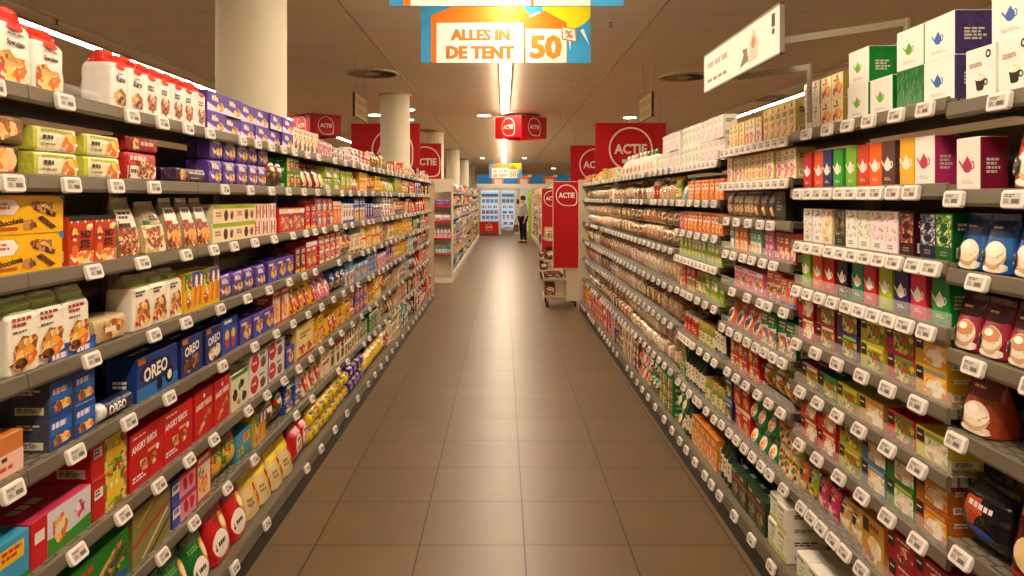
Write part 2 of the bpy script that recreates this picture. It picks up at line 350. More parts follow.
D('boul', 'biscuit_bag', 'white biscuit bag with green top band', 'block', (.115, .08, .19), 'paper#f2ecdc', [('r', .02, .83, .98, .92, '#8aa428'), ('b', .1, .6, .75, .74, 2, '#a83a34'), ('b', .1, .53, .6, .57, 1, '#6a5a4a'), ('j', .55, .34, .38, .14, 'bis'), ('j', .5, .22, .42, .13, 'fruit'), ('j', .3, .12, .24, .08, 'choc')], topc='film#a4a878')
D('boul2', 'biscuit_bag', 'white bag showing stacked waffles and olive band', 'block', (.12, .1, .18), 'paper#eee6d4', [('r', .02, .8, .98, .9, '#7a8c2c'), ('b', .1, .6, .6, .72, 2, '#4a3a2e'), ('j', .5, .3, .34, .26, 'bis'), ('j', .3, .16, .22, .12, 'red')], topc='film#a8a080')
D('lowbrown', 'cake_packet', 'low beige cake packet', 'wrap', (.2, .12, .075), 'film#c4ac80', [('j', .5, .5, .3, .34, 'bis'), ('r', .3, .4, .6, .6, W_)])
D('capri', 'snack_box', 'yellow and blue box with two orange bars', 'box', (.17, .1, .15), '#e0b41c', [('r', 0, .55, .5, 1, 'veg'), ('p', [(.4, 1), (1, 1), (1, .7), (.4, .6)], '#2450a8'), ('p', [(.45, .15), (.6, .1), (.72, .9), (.56, .95)], '#e87a1c'), ('p', [(.75, .15), (.9, .1), (.98, .9), (.84, .95)], '#e87a1c'), ('e', .62, .75, .07, .16, W_), ('e', .9, .75, .06, .16, W_), ('j', .2, .3, .14, .2, 'mix')], dark=1)
D('milka', 'biscuit_packet', 'purple chocolate biscuit packet', 'wrap', (.15, .1, .104), 'film#5c3a9c', [('p', [(.1, .1), (.9, .1), (.9, .42), (.5, .3), (.1, .5)], '#ece4f2'), ('j', .65, .32, .22, .22, 'bis'), ('t', 'Milka', .45, .74, .24, W_, .6)])
D('milka2', 'chocolate_box', 'purple chocolate box with white lettering', 'box', (.2, .12, .082), '#5a3898', [('p', [(0, 0), (1, 0), (1, .34), (.5, .2), (0, .4)], '#e4daf0'), ('j', .7, .3, .2, .24, 'bis'), ('t', 'Milka', .4, .68, .3, W_, .6)])
D('milka3', 'biscuit_box', 'violet biscuit box with cookie picture', 'box', (.16, .1, .11), '#4a3494', [('j', .6, .45, .3, .34, 'bis'), ('b', .1, .7, .7, .88, 1, W_), ('p', [(0, 0), (.5, 0), (.2, .3), (0, .3)], '#2850b0')])
D('oreo', 'biscuit_box', 'blue box with large white lettering', 'box', (.3, .1, .145), '#1c3c84', [('r', 0, 0, 1, .3, '#2c70b8'), ('e', .44, .58, .4, .27, '#122050'), ('t', 'OREO', .44, .58, .34, W_, .66, 4), ('c', .78, .3, .22, '#14100e'), ('c', .78, .3, .12, '#e8e4dc'), ('c', .52, .2, .15, '#14100e'), ('r', .02, .84, .18, .97, '#c8702c')], sideart=[('b', .2, .3, .8, .5, 2, W_)])
D('oreob', 'biscuit_box', 'dark blue box with brown chocolate biscuits', 'box', (.2, .1, .145), '#1c2c6c', [('t', 'OREO', .5, .66, .26, W_, .7, 6), ('j', .3, .24, .2, .2, 'choc'), ('j', .62, .3, .24, .2, 'choc'), ('r', .05, .84, .3, .97, '#c8702c')])
D('oreow', 'biscuit_box', 'dark blue box with white chocolate biscuits', 'box', (.17, .1, .145), '#1c2c6c', [('t', 'OREO', .5, .64, .24, W_, .74, 6), ('j', .35, .26, .24, .18, 'cream'), ('j', .7, .3, .2, .18, 'cream'), ('r', .05, .84, .3, .97, '#c8702c')])
D('oreoroll', 'biscuit_roll', 'dark blue roll with white lettering', 'roll', (.2, .055, .055), 'film#14244c', [('t', 'OREO', .5, .5, .55, W_, .5)], endc='film#d8d8dc')
D('crun', 'snack_packet', 'small blue packet with puffy lettering', 'box', (.105, .11, .092), '#1c4a9c', [('r', .05, .42, .95, .8, '#2c68c0'), ('b', .1, .52, .85, .78, 1, '#f2dce8'), ('j', .4, .24, .26, .16, 'bis'), ('j', .7, .26, .2, .16, 'fruit')], side='foil#5a6070', top='foil#1c3c7c')
D('verk', 'cake_packet', 'orange and pink cake packet', 'box', (.2, .14, .1), '#c8783c', [('r', 0, 0, 1, .55, '#f2c8b4'), ('b', .1, .32, .9, .48, 1, '#5a3a2a'), ('b', .1, .1, .8, .26, 1, '#d8502c')], dark=0)
D('bluered', 'biscuit_box', 'blue box with red and yellow biscuit men', 'box', (.18, .1, .15), '#1c50b0', [('c', .3, .5, .16, '#f0c040'), ('c', .7, .5, .16, '#f0c040'), ('c', .3, .26, .15, '#c82c1c'), ('c', .7, .26, .15, '#c82c1c'), ('b', .1, .8, .8, .94, 1, W_)])
D('angry', 'biscuit_box', 'red box with white lettering and biscuit shapes', 'box', (.235, .1, .185), '#c8141c', [('t', 'ANGRY BIRDS', .42, .72, .13, W_, .74, 3), ('b', .08, .86, .6, .91, 1, '#f0c8b8'), ('j', .38, .34, .12, .12, 'bis'), ('j', .68, .34, .1, .1, 'bis'), ('r', .5, .5, .8, .56, '#e0a83c'), ('b', .06, .1, .5, .22, 2, W_), ('c', .8, .5, .06, W_)])
D('angryw', 'wafer_box', 'red box with white lettering and a wafer', 'box', (.18, .1, .185), '#c8141c', [('t', 'ANGRY BIRDS', .5, .68, .13, W_, .84, 3), ('p', [(.15, .14), (.24, .06), (.9, .44), (.8, .54)], 'bis'), ('c', .5, .86, .05, W_)])
D('redtoon', 'biscuit_box', 'red box with yellow and green picture', 'box', (.2, .12, .12), '#c01c1c', [('r', .34, 0, 1, 1, 'veg'), ('j', .6, .5, .26, .34, '#e8c828'), ('c', .52, .6, .07, W_), ('c', .68, .6, .07, W_), ('r', .05, .5, .28, .75, W_), ('b', .07, .54, .26, .72, 2, K_)])
D('dora', 'snack_box', 'white and red box with green meadow print', 'box', (.27, .16, .12), '#d8dce4', [('r', 0, 0, .25, 1, '#c81c20'), ('p', [(.25, 0), (1, 0), (1, .34), (.6, .26), (.25, .4)], '#3c8a2c'), ('j', .45, .5, .14, .3, 'fruit'), ('j', .8, .6, .1, .2, 'pink'), ('r', .05, .5, .2, .75, W_)], dark=1, side='#c81c20', top='#c43a5a')
D('bluebox', 'snack_box', 'pale blue box with orange emblem', 'box', (.2, .14, .12), '#3c9cc8', [('r', .45, .5, .9, .85, '#e8b82c'), ('b', .5, .56, .85, .8, 2, '#c8301c'), ('j', .3, .3, .2, .25, 'veg'), ('r', 0, 0, 1, .12, '#2c8a4a')])
D('cowbox', 'biscuit_box', 'cream box with black spots and green rim', 'box', (.2, .1, .16), '#e8e0c0', [('r', 0, .88, 1, 1, '#2c8a34'), ('j', .2, .4, .14, .16, K_), ('j', .6, .66, .14, .12, K_), ('j', .75, .26, .14, .14, K_), ('j', .4, .2, .14, .1, 'bis'), ('c', .46, .6, .1, '#3c8a34')], dark=0)
D('prince', 'biscuit_box', 'white box with red oval and cookie', 'box', (.28, .1, .1), '#e8e4e0', [('e', .26, .5, .2, .44, '#c81c1c'), ('b', .12, .4, .4, .6, 1, W_), ('j', .7, .34, .16, .24, 'choc'), ('b', .52, .66, .92, .84, 1, '#3a3a5a'), ('r', .94, 0, 1, 1, '#3c68b0')], dark=0)
D('cherry', 'tart_box', 'large cream box with red cherries', 'box', (.36, .12, .2), '#e8d484', [('r', 0, 0, 1, .08, '#b81c1c'), ('j', .3, .26, .2, .16, 'red'), ('j', .7, .26, .2, .16, 'red'), ('b', .2, .55, .8, .75, 2, '#a0301c'), ('r', 0, .9, 1, 1, '#d8b83c')], dark=0)
D('sticks', 'biscuit_box', 'green box with chocolate sticks picture', 'box', (.34, .12, .155), '#1c8a28', [('p', [(.3, .1), (.38, .02), (.98, .66), (.92, .74)], 'choc'), ('p', [(.2, .2), (.28, .12), (.9, .8), (.84, .88)], 'bis'), ('p', [(.5, .06), (.58, .02), (1, .5), (.98, .58)], 'choc'), ('b', .1, .66, .5, .84, 1, '#d83c1c'), ('r', .1, .08, .3, .2, W_), ('e', .8, .12, .18, .1, '#2850b0')])
D('mikado', 'biscuit_box', 'olive box with red diagonal and sticks', 'box', (.26, .12, .18), '#8c8448', [('p', [(0, .4), (1, .75), (1, .68), (0, .33)], '#c81c1c'), ('p', [(.1, .7), (.5, .96), (.54, .92), (.14, .66)], '#d8a83c'), ('p', [(.2, .05), (.9, .6), (.94, .56), (.26, .02)], '#d8d0b0'), ('p', [(.4, .02), (.98, .42), (1, .36), (.48, .0)], '#5a3a1c')])
D('strawb', 'wafer_box', 'blue and pink box with strawberries', 'box', (.2, .1, .085), '#3c4ca8', [('r', .3, .0, 1, .9, '#e890a8'), ('j', .55, .45, .1, .3, '#c81c24'), ('j', .8, .45, .1, .3, '#c81c24'), ('r', 0, .4, .3, .8, W_), ('b', .04, .45, .26, .75, 1, '#2840a0'), ('r', .3, .84, 1, 1, '#c8283c')])
D('donut', 'snack_box', 'orange rimmed box with white picture field', 'box', (.14, .1, .18), '#d84c1c', [('r', .08, .06, .92, .8, '#efe0c0'), ('j', .5, .4, .34, .26, 'fruit'), ('j', .3, .64, .16, .1, 'blue'), ('b', .1, .84, .9, .96, 1, W_)])
D('jungle', 'snack_bag', 'green and yellow animal snack bag', 'pil', (.15, .08, .18), 'film#5c7c2c', [('r', .05, .1, .95, .7, 'veg'), ('j', .5, .4, .3, .2, '#e8b82c'), ('r', .1, .74, .9, .88, '#c83c1c')])
D('liga', 'biscuit_packet', 'green biscuit packet with white heart', 'doy', (.17, .13, .2), 'film#0c6a2c', [('e', .42, .34, .34, .24, W_), ('b', .26, .28, .6, .4, 1, K_), ('e', .76, .62, .16, .2, '#d8a03c'), ('e', .76, .62, .1, .13, '#f4e4b8'), ('b', .1, .7, .6, .8, 2, '#78b45a')], topc='film#0a5a24')
D('ever', 'biscuit_packet', 'red biscuit packet with white heart', 'doy', (.2, .13, .21), 'film#c4101c', [('e', .42, .36, .34, .25, W_), ('b', .26, .3, .6, .42, 1, K_), ('e', .72, .68, .16, .18, '#d8a03c'), ('e', .72, .68, .1, .11, '#f4e4b8')], topc='film#b00c18')
D('yell', 'cracker_bag', 'yellow topped bag of puffed crackers', 'doy', (.17, .13, .2), 'film#e4cc94', [('r', .02, .72, .98, .86, '#f0d81c'), ('r', .6, .1, .95, .7, '#f0d81c'), ('c', .75, .62, .09, '#c8281c'), ('e', .78, .35, .12, .16, '#c8281c'), ('b', .1, .3, .5, .5, 2, '#a07a4a')], topc='film#f2dc14')
D('redlink', 'biscuit_packet', 'red packet with round white window', 'pil', (.16, .12, .2), 'film#c41420', [('e', .5, .5, .34, .3, '#f0dcd0'), ('j', .5, .46, .2, .14, 'bis'), ('b', .3, .6, .7, .7, 1, K_)])
D('banan', 'snack_packet', 'yellow and green fruit snack packet', 'pil', (.12, .1, .1), 'film#e8cc18', [('j', .5, .5, .3, .3, 'veg'), ('e', .7, .7, .14, .14, '#d83c1c'), ('b', .15, .75, .6, .86, 1, '#1c3c8a')])
D('minpurp', 'snack_packet', 'purple and blue snack packet', 'pil', (.14, .1, .11), 'film#3c2c84', [('j', .5, .5, .3, .3, 'purple'), ('b', .15, .7, .8, .85, 1, '#e8c828'), ('e', .7, .3, .16, .16, '#c8283c')])
D('yelred', 'cracker_bag', 'bright yellow bag with red corner', 'pil', (.16, .12, .16), 'film#ecc414', [('p', [(.05, .9), (.95, .9), (.95, .6)], '#c8241c'), ('j', .5, .4, .3, .2, 'bis')])
D('tallfl', 'biscuit_box', 'tall cream box with cocoa drops', 'box', (.085, .08, .135), '#f0e0c0', [('j', .5, .24, .36, .18, 'choc'), ('j', .4, .6, .2, .1, 'bis'), ('b', .15, .76, .85, .88, 2, '#6a2a1c'), ('c', .7, .5, .08, '#c8301c')], dark=0)
# ---- right run, near part
tp = [('b', .25, .12, .75, .2, 2, '#c8c0b4')]
def tea(key, colname, hx, icon=W_, side=None, h=.142, w=.066, nm='tea_box', extra=''):
    D(key, nm, colname+' tea box with pale teapot'+extra if icon == W_ else colname+' tea box with coloured teapot'+extra, 'box', (w, .07, h), hx, [('pot', .46, .46, .34, icon)]+tp, side=side or hx, sideart=[('b', .2, .3, .8, .6, 4, '#d8ccc0')], topart=0)
for k, n, hx in (('gold', 'golden', '#d89a2c'), ('tred', 'red', '#c01c24'), ('torg', 'orange', '#e0581c'), ('tnavy', 'navy', '#1c2468'), ('tgreen', 'green', '#2c9a30'), ('tlime', 'lime', '#78b028'), ('tcoral', 'coral red', '#d03a24'), ('torg2', 'bright orange', '#ea6414'), ('tbrown', 'brown', '#5a3830'), ('tyel', 'yellow', '#f0b41c'), ('tdark', 'charcoal', '#3a3430'), ('tblack', 'black purple', '#1c1224'), ('tteal', 'teal green', '#1c7c50'), ('tred3', 'crimson', '#c81c2c'), ('tlime2', 'yellow green', '#a4b81c'), ('tpurp', 'purple', '#2c1c5c'), ('tpink', 'raspberry', '#d02844'), ('tgreen2', 'deep green', '#0c8434')):
    tea(k, n, hx)
tea('pinkw', 'white', '#f4ece6', '#b83458', '#b8306c', .14, .1, extra=' and magenta side')
tea('marw', 'off white', '#efe6de', '#b03050', '#7c1838', .138, .1, extra=' and maroon side')
tea('grnw', 'white', '#f4f0e6', '#6ab02c', 'foil#0c8a38', .165, .11, extra=' and green foil side')
tea('bluew', 'white', '#f6f2ea', '#3c64b8', 'foil#4a3a74', .155, .1, extra=' and purple foil side')
def orn(key, colname, pat, base, side=None):
    D(key, 'tea_box', colname+' tea box with ornate pattern', 'box', (.062, .07, .128), base, [('r', .06, .3, .94, .96, pat), ('e', .5, .7, .2, .1, base), ('e', .5, .45, .26, .08, base), ('b', .3, .08, .7, .2, 2, '#8a8478')], side=side or base, topart=0)
for k, n, pt, b in (('o1', 'white', 'orn', '#f4f0e6'), ('o2', 'white and grey', 'orn', '#e8e4dc'), ('o3', 'white and black', 'orn', '#f0ece4'), ('o4', 'cream', 'cream', '#f0dcb4'), ('o5', 'dark green gold', 'orndark', '#26301c'), ('o6', 'plain white', 'orn', '#f8f4ec'), ('o7', 'white and green', 'orngreen', '#f2f2e4'), ('o8', 'white and pink', 'ornpink', '#f6ecea'), ('o9', 'pale pink', 'ornpink', '#f8e8ea'), ('o10', 'dark red', 'ornred', '#3c0a10'), ('o11', 'navy', 'ornnavy', '#101c3c'), ('o12', 'emerald green', 'orngrn', '#0a5a1c')):
    orn(k, n, pt, b)
D('coffee2', 'coffee_box', 'white coffee box with black cup', 'box', (.125, .14, .19), '#f6f0e8', [('cup', .5, .32, .3, '#2a1c18'), ('c', .78, .84, .08, '#2a1c18'), ('c', .78, .84, .04, '#f6f0e8'), ('b', .15, .62, .85, .72, 2, '#b8a48c')], dark=0)
D('coffee3', 'coffee_box', 'tall white coffee box with upright lettering', 'box', (.12, .14, .22), '#f6f0e8', [('b', .08, .3, .2, .9, 12, '#3a302c'), ('cup', .6, .2, .2, '#2a1c18')], dark=0)
D('flow1', 'tea_box', 'cream tea box with flowers and gold side', 'box', (.09, .1, .092), '#f2e2a8', [('j', .6, .4, .3, .3, 'fruit'), ('j', .3, .26, .2, .18, 'red'), ('c', .5, .86, .08, '#c8281c'), ('b', .2, .64, .8, .76, 1, '#7a6a3a')], side='#a89048', top='#b89c50', dark=0)
D('flow2', 'tea_box', 'white tea box with green sprig and gold side', 'box', (.07, .1, .092), '#f2efda', [('j', .5, .4, .24, .3, 'orngreen'), ('c', .5, .86, .08, '#c8281c'), ('b', .2, .64, .8, .76, 1, '#7a6a3a')], side='#a08c44', dark=0)
D('flow3', 'tea_box', 'pale yellow tea box with rosy flower', 'box', (.08, .08, .15), '#f4e4a4', [('j', .5, .34, .34, .2, 'fruit'), ('c', .5, .88, .06, '#c8281c'), ('b', .2, .6, .8, .74, 2, '#8a7a4a'), ('r', 0, .94, 1, 1, '#e8c83c')]+acc('f3', ['#e8c83c', '#9ab84c', '#d86a3c', '#fff6dc'], 8), side='#c8b468', dark=0)
D('flow4', 'tea_box', 'cream yellow tea box with pink flower', 'box', (.08, .08, .13), '#f6eccc', [('j', .5, .34, .3, .2, 'pink'), ('c', .5, .86, .06, '#c8281c'), ('b', .2, .6, .8, .74, 2, '#8a7a4a'), ('r', 0, .94, 1, 1, '#e8c83c')]+acc('f'+str(len(DES)), ['#e8c83c', '#9ab84c', '#d86a3c', '#e8a0b0'], 9), side='#c8b468', dark=0)
D('flow5', 'tea_box', 'cream tea box with orange flower', 'box', (.08, .08, .13), '#f6e8b8', [('j', .5, .34, .3, .2, 'fruit'), ('c', .5, .86, .06, '#c8281c'), ('b', .2, .6, .8, .74, 2, '#8a7a4a'), ('r', 0, .94, 1, 1, '#e8c83c')]+acc('f'+str(len(DES)), ['#e8c83c', '#9ab84c', '#d86a3c', '#e8a0b0'], 9), side='#c8b468', dark=0)
def pouch(key, desc, base, topc, mid, size=(.1, .08, .148), nm='coffee_pouch'):
    D(key, nm, desc, 'doy', size, 'film'+base, [('r', .03, .62, .97, .88, topc), ('b', .25, .74, .75, .8, 1, '#e8c88c'), ('e', .56, .1, .4, .07, '#fff4e0'), ('e', .56, .3, .37, .22, '#d8b088'), ('e', .56, .36, .36, .2, '#f4e6cc'), ('e', .56, .42, .31, .13, mid), ('e', .5, .45, .16, .06, '#fff8ea'), ('c', .16, .3, .12, K_), ('r', .14, .22, .18, .38, W_), ('c', .9, .14, .05, W_)], topc='film'+topc)
pouch('pblue', 'blue coffee pouch with creamy cup', '#1c64b0', '#10305c', '#f6ead4')
pouch('pcap', 'blue footed pouch with brown lettering bar', '#2448a8', '#3a1c14', '#f4e8d8')
pouch('pmar', 'maroon coffee pouch with cocoa topped cup', '#a81c3c', '#3c0a14', '#c88a5c')
pouch('pbrown', 'brown coffee pouch with white cup', '#a8421c', '#6c1c10', '#f0e0cc', (.13, .1, .155))
pouch('pcho', 'orange red pouch with cream swirl', '#c83c14', '#2a1410', '#fff4e4', (.16, .1, .19))
D('dkbag', 'candy_bag', 'black glossy bag with orange and blue marks', 'pil', (.18, .12, .17), 'film#120e10', [('j', .4, .6, .2, .2, '#b8482c'), ('b', .3, .6, .8, .72, 1, '#e8e0d8'), ('e', .6, .3, .24, .08, '#2450b0')])
D('dkred', 'coffee_pouch', 'dark red pouch with cream label', 'doy', (.15, .1, .21), 'film#4a0c0c', [('r', .1, .7, .9, .82, '#c8a04c'), ('e', .5, .34, .34, .2, '#e8cc94'), ('r', .05, .06, .95, .12, '#a81c14')], topc='film#300808')
def soup(key, desc, base, food, acc='#e8c83c', size=(.115, .07, .093)):
    D(key, 'soup_box', desc, 'box', size, base, [('r', .3, .1, 1, .75, food), ('j', .66, .38, .3, .26, 'cream' if food != 'veg' else 'veg'), ('r', .04, .5, .28, .92, K_), ('b', .07, .66, .25, .76, 1, W_), ('r', .34, .8, .96, .92, acc)], side=base)
for k, ds, b, f, a in (('s1', 'red soup box with tomato picture', '#b8201c', 'red', '#e8d8b0'), ('s2', 'dark red soup box with vegetables', '#8c1c18', 'veg', '#e8c8a0'), ('s3', 'purple and green soup box', '#3c2c6c', 'veg', '#8ab43c'), ('s4', 'yellow green soup box with broth', '#b8b02c', 'veg', '#e8dc4c'), ('s5', 'pink and green soup box', '#b02454', 'veg', '#5c9c2c'), ('s6', 'mustard soup box with grey base', '#c89c28', 'fruit', '#8c8c8c'), ('s7', 'dark green soup box', '#1c5c20', 'veg', '#3c8a2c'), ('s8', 'lime yellow soup box', '#a8a81c', 'veg', '#d8c83c'), ('s9', 'beige soup box with yellow bowl', '#c8a458', 'cream', '#d8902c'), ('s10', 'red and green soup box', '#c0281c', 'veg', '#2c8a34'), ('s11', 'pale yellow soup box with leek', '#d8c43c', 'orngreen', '#7c9c2c'), ('s12', 'blue soup box with croutons', '#4c7c9c', 'cream', '#a8c0c8'), ('s13', 'bright green soup box with asparagus', '#2c7c1c', 'orngreen', '#c8d83c'), ('s14', 'orange brown soup box', '#b8641c', 'fruit', '#e8b04c'), ('s15', 'scarlet soup box with tomatoes', '#d01c14', 'red', '#f0c878')):
    soup(k, ds, b, f, a)
def smallp(key, desc, base, food):
    D(key, 'soup_packet', desc, 'pil', (.085, .05, .125), 'film'+base, [('r', .06, .1, .94, .55, food), ('r', .1, .6, .5, .86, K_), ('b', .55, .66, .9, .8, 1, W_), ('j', .5, .3, .24, .14, 'cream')])
for k, ds, b, f in (('q1', 'small orange soup sachet', '#d8701c', 'fruit'), ('q2', 'small lime soup sachet', '#a0c02c', 'veg'), ('q3', 'small pink soup sachet', '#d02c5c', 'pink'), ('q4', 'small cream soup sachet', '#d8b468', 'cream'), ('q5', 'small brown soup sachet', '#8c4c24', 'nut')): smallp(k, ds, b, f)
D('sbig', 'soup_box', 'yellow soup box with brown soup bowl', 'box', (.14, .09, .15), '#c8942c', [('j', .6, .36, .34, .26, 'cream'), ('r', .06, .62, .34, .92, K_), ('b', .4, .7, .9, .86, 1, '#8c2c1c'), ('j', .4, .16, .24, .1, 'red')])
D('sbigr', 'soup_box', 'large red soup box', 'box', (.15, .09, .1), '#b0141c', [('j', .64, .4, .3, .3, 'red'), ('r', .05, .4, .3, .9, K_), ('b', .08, .6, .27, .72, 1, W_), ('b', .4, .76, .9, .88, 1, W_)])
D('wbox', 'sweetener_box', 'white box with green and yellow print', 'box', (.1, .17, .11), '#efeadc', [('r', 0, .0, 1, .2, '#c8d06a'), ('j', .5, .5, .3, .22, 'orngreen'), ('b', .15, .75, .85, .9, 1, '#3c8a44')], dark=0)
D('wbox2', 'sweetener_box', 'white box with red fruit print', 'box', (.12, .16, .1), '#f2ece2', [('r', 0, .8, 1, 1, '#2c8a4a'), ('j', .55, .4, .28, .28, 'red'), ('b', .1, .84, .8, .96, 1, W_)], dark=0)
D('dkgr', 'herb_box', 'dark green box with red band', 'box', (.12, .1, .15), '#1c3a22', [('r', 0, .62, 1, .72, '#b02c1c'), ('j', .5, .34, .34, .22, 'orndark'), ('b', .15, .8, .85, .92, 1, '#d8c88c')])
D('orjar', 'juice_carton', 'orange carton with fruit print', 'box', (.1, .09, .17), '#d8841c', [('r', 0, 0, 1, .6, 'fruit'), ('b', .15, .72, .85, .9, 2, W_), ('r', 0, .95, 1, 1, '#8c4c14')])
D('dkbottle', 'oil_bottle', 'dark green bottle with cream label', 'bottle', (.07, .07, .23), '#1c3020', [('b', .2, .3, .8, .5, 2, '#6a3a1c')], topc='#2a2a24')
D('olive', 'olive_jar', 'glass jar of olives with gold lid', 'jar', (.075, .075, .14), '#8a8c3c', [('b', .2, .26, .8, .5, 2, '#4a5a1c')], topc='#c8a850', lab='#e8dca0')
D('redcan', 'sauce_jar', 'red sauce jar with pale lid', 'jar', (.08, .08, .14), '#b0281c', [('b', .2, .26, .8, .5, 2, '#f0e0c0')], topc='#d8d0c0', lab='#c83c24')
D('spice', 'spice_jar', 'spice jar with brown content', 'jar', (.05, .05, .11), '#6a4424', [('b', .2, .26, .8, .5, 2, '#4a3a2a')], topc='#3a2c24', lab='#d8c8b0')
D('orbox', 'rusk_box', 'orange box with white window print', 'box', (.085, .08, .12), '#e0702c', [('r', .1, .5, .9, .8, '#f6dcc0'), ('j', .5, .28, .34, .2, 'fruit'), ('b', .2, .6, .8, .72, 1, '#a83c1c'), ('r', 0, .93, 1, 1, '#f0b060')]+acc('or', ['#f2c878', '#c83c1c', 'fruit', '#fff0d8'], 12))
D('limeb', 'rice_box', 'lime green box with white oval', 'box', (.085, .08, .15), '#8cb828', [('e', .5, .62, .34, .16, W_), ('j', .5, .26, .34, .18, 'veg'), ('b', .25, .58, .75, .66, 1, '#2c6a1c')]+acc('li', ['#dce8a0', '#4c8a1c', 'veg', '#f4f4d8', '#e8c83c'], 12))
D('ricew', 'rice_box', 'white box with small pastel print', 'box', (.09, .08, .125), '#f2ece4', [('j', .5, .34, .3, .22, 'ornpink'), ('b', .15, .66, .85, .84, 2, '#b8a8a0'), ('r', 0, .94, 1, 1, '#d8b8c0')]+acc('ri', ['#e8a0b0', '#c8d8a0', '#f0d890', '#b8c8d8'], 12), dark=0)
D('riceg', 'rice_box', 'white box with pale green print', 'box', (.09, .08, .125), '#eef0e2', [('j', .5, .34, .3, .22, 'orngreen'), ('b', .15, .66, .85, .84, 2, '#90a080')]+acc('rg', ['#a8c878', '#e8d080', '#d0a8b0', '#8aa868'], 12), dark=0)
D('tubeo', 'tea_tube', 'orange tube in clear sleeve', 'box', (.06, .05, .125), '#d8742c', [('r', .1, .1, .9, .5, 'fruit'), ('b', .2, .6, .8, .8, 2, W_)])
D('tubet', 'tea_tube', 'teal tube in clear sleeve', 'box', (.06, .05, .125), '#6ca8a0', [('r', .1, .1, .9, .5, 'cream'), ('b', .2, .6, .8, .8, 2, W_)])
D('tubep', 'tea_tube', 'pink tube in clear sleeve', 'box', (.06, .05, .125), '#c06c88', [('r', .1, .1, .9, .5, 'pink'), ('b', .2, .6, .8, .8, 2, W_)])
D('tuber', 'tea_tube', 'brick red tube in clear sleeve', 'box', (.06, .05, .125), '#a83c28', [('r', .1, .1, .9, .5, 'red'), ('b', .2, .6, .8, .8, 2, W_)])
D('sp1', 'spice_bag', 'brown spice bag with clear window', 'pil', (.08, .05, .13), 'film#8c7860', [('r', .1, .12, .9, .5, 'nut'), ('r', .1, .6, .9, .85, '#c8b494')])
D('sp2', 'spice_bag', 'dark spice bag with orange flame', 'pil', (.08, .05, .13), 'film#5c4a3a', [('j', .5, .3, .26, .18, 'fruit'), ('r', .1, .6, .9, .85, '#b8aa98')])
for k, t, n in (('a', 'a', 'golden brown'), ('b', 'b', 'light wheat'), ('c', 'c', 'dark rye'), ('d', 'd', 'pale white')):
    D('bread'+k, 'bread_bag', n+' bread in shiny clear bag', 'loaf', (.2, .3, .125), 'br_'+t, [])
    D('breadl'+k, 'bread_bag', n+' bread bag with printed label', 'loaf', (.22, .3, .13), 'br_'+t, [('r', .25, .3, .6, .75, {'a': '#d8482c', 'b': '#e8b8c8', 'c': '#e8c84c', 'd': '#3c6cb0'}[k]), ('b', .28, .4, .57, .62, 1, W_)])
    D('bun'+k, 'bun_bag', n+' buns in gathered clear bag', 'gather', (.18, .2, .17), 'br_'+t, [])
D('whitebag', 'marshmallow_bag', 'white bag with gathered top', 'gather', (.2, .12, .2), 'film#efe8dc', [('j', .5, .3, .3, .16, 'bis'), ('r', .2, .4, .8, .5, '#e8d0b0')])
D('whiteg', 'rice_cake_bag', 'white bag with green cap', 'gather', (.16, .1, .19), 'film#f2eee0', [('j', .5, .3, .3, .16, 'fruit')], topc='film#3c8a3c')
D('blk', 'tea_display', 'tilted black box with grey lines', 'box', (.12, .06, .13), '#1c1a18', [('r', .1, .1, .9, .9, '#2e2a26'), ('b', .2, .3, .8, .8, 4, '#8a847a')], sideart=[])
# ---- generated packages for the distance: colour family x layout
HUE = {'red': '#c81c1c', 'orange': '#e0641c', 'yellow': '#eec01c', 'lime': '#a0b828', 'green': '#1c7c30', 'teal': '#1c8c8c', 'blue': '#2048a8', 'sky': '#5ca4d8', 'navy': '#161e50', 'purple': '#5c3894', 'pink': '#e07898', 'cream': '#f0e0b8', 'white': '#f2ece2', 'brown': '#6a3a1c', 'maroon': '#6c141c', 'beige': '#c8a878', 'magenta': '#c0286c', 'black': '#241c1c'}
ACC = {'red': ('white', 'yellow'), 'orange': ('white', 'blue'), 'yellow': ('red', 'brown'), 'lime': ('white', 'orange'), 'green': ('white', 'yellow'), 'teal': ('white', 'orange'), 'blue': ('white', 'red'), 'sky': ('white', 'navy'), 'navy': ('sky', 'white'), 'purple': ('white', 'pink'), 'pink': ('white', 'magenta'), 'cream': ('red', 'brown'), 'white': ('red', 'blue'), 'brown': ('cream', 'orange'), 'maroon': ('cream', 'yellow'), 'beige': ('brown', 'white'), 'magenta': ('white', 'yellow'), 'black': ('red', 'white')}
FD = ['bis', 'nut', 'red', 'fruit', 'cream', 'choc', 'veg', 'mix']
FDN = {'bis': 'biscuits', 'nut': 'nuts', 'red': 'red fruit', 'fruit': 'orange fruit', 'cream': 'cream', 'choc': 'chocolate', 'veg': 'vegetables', 'mix': 'confetti'}
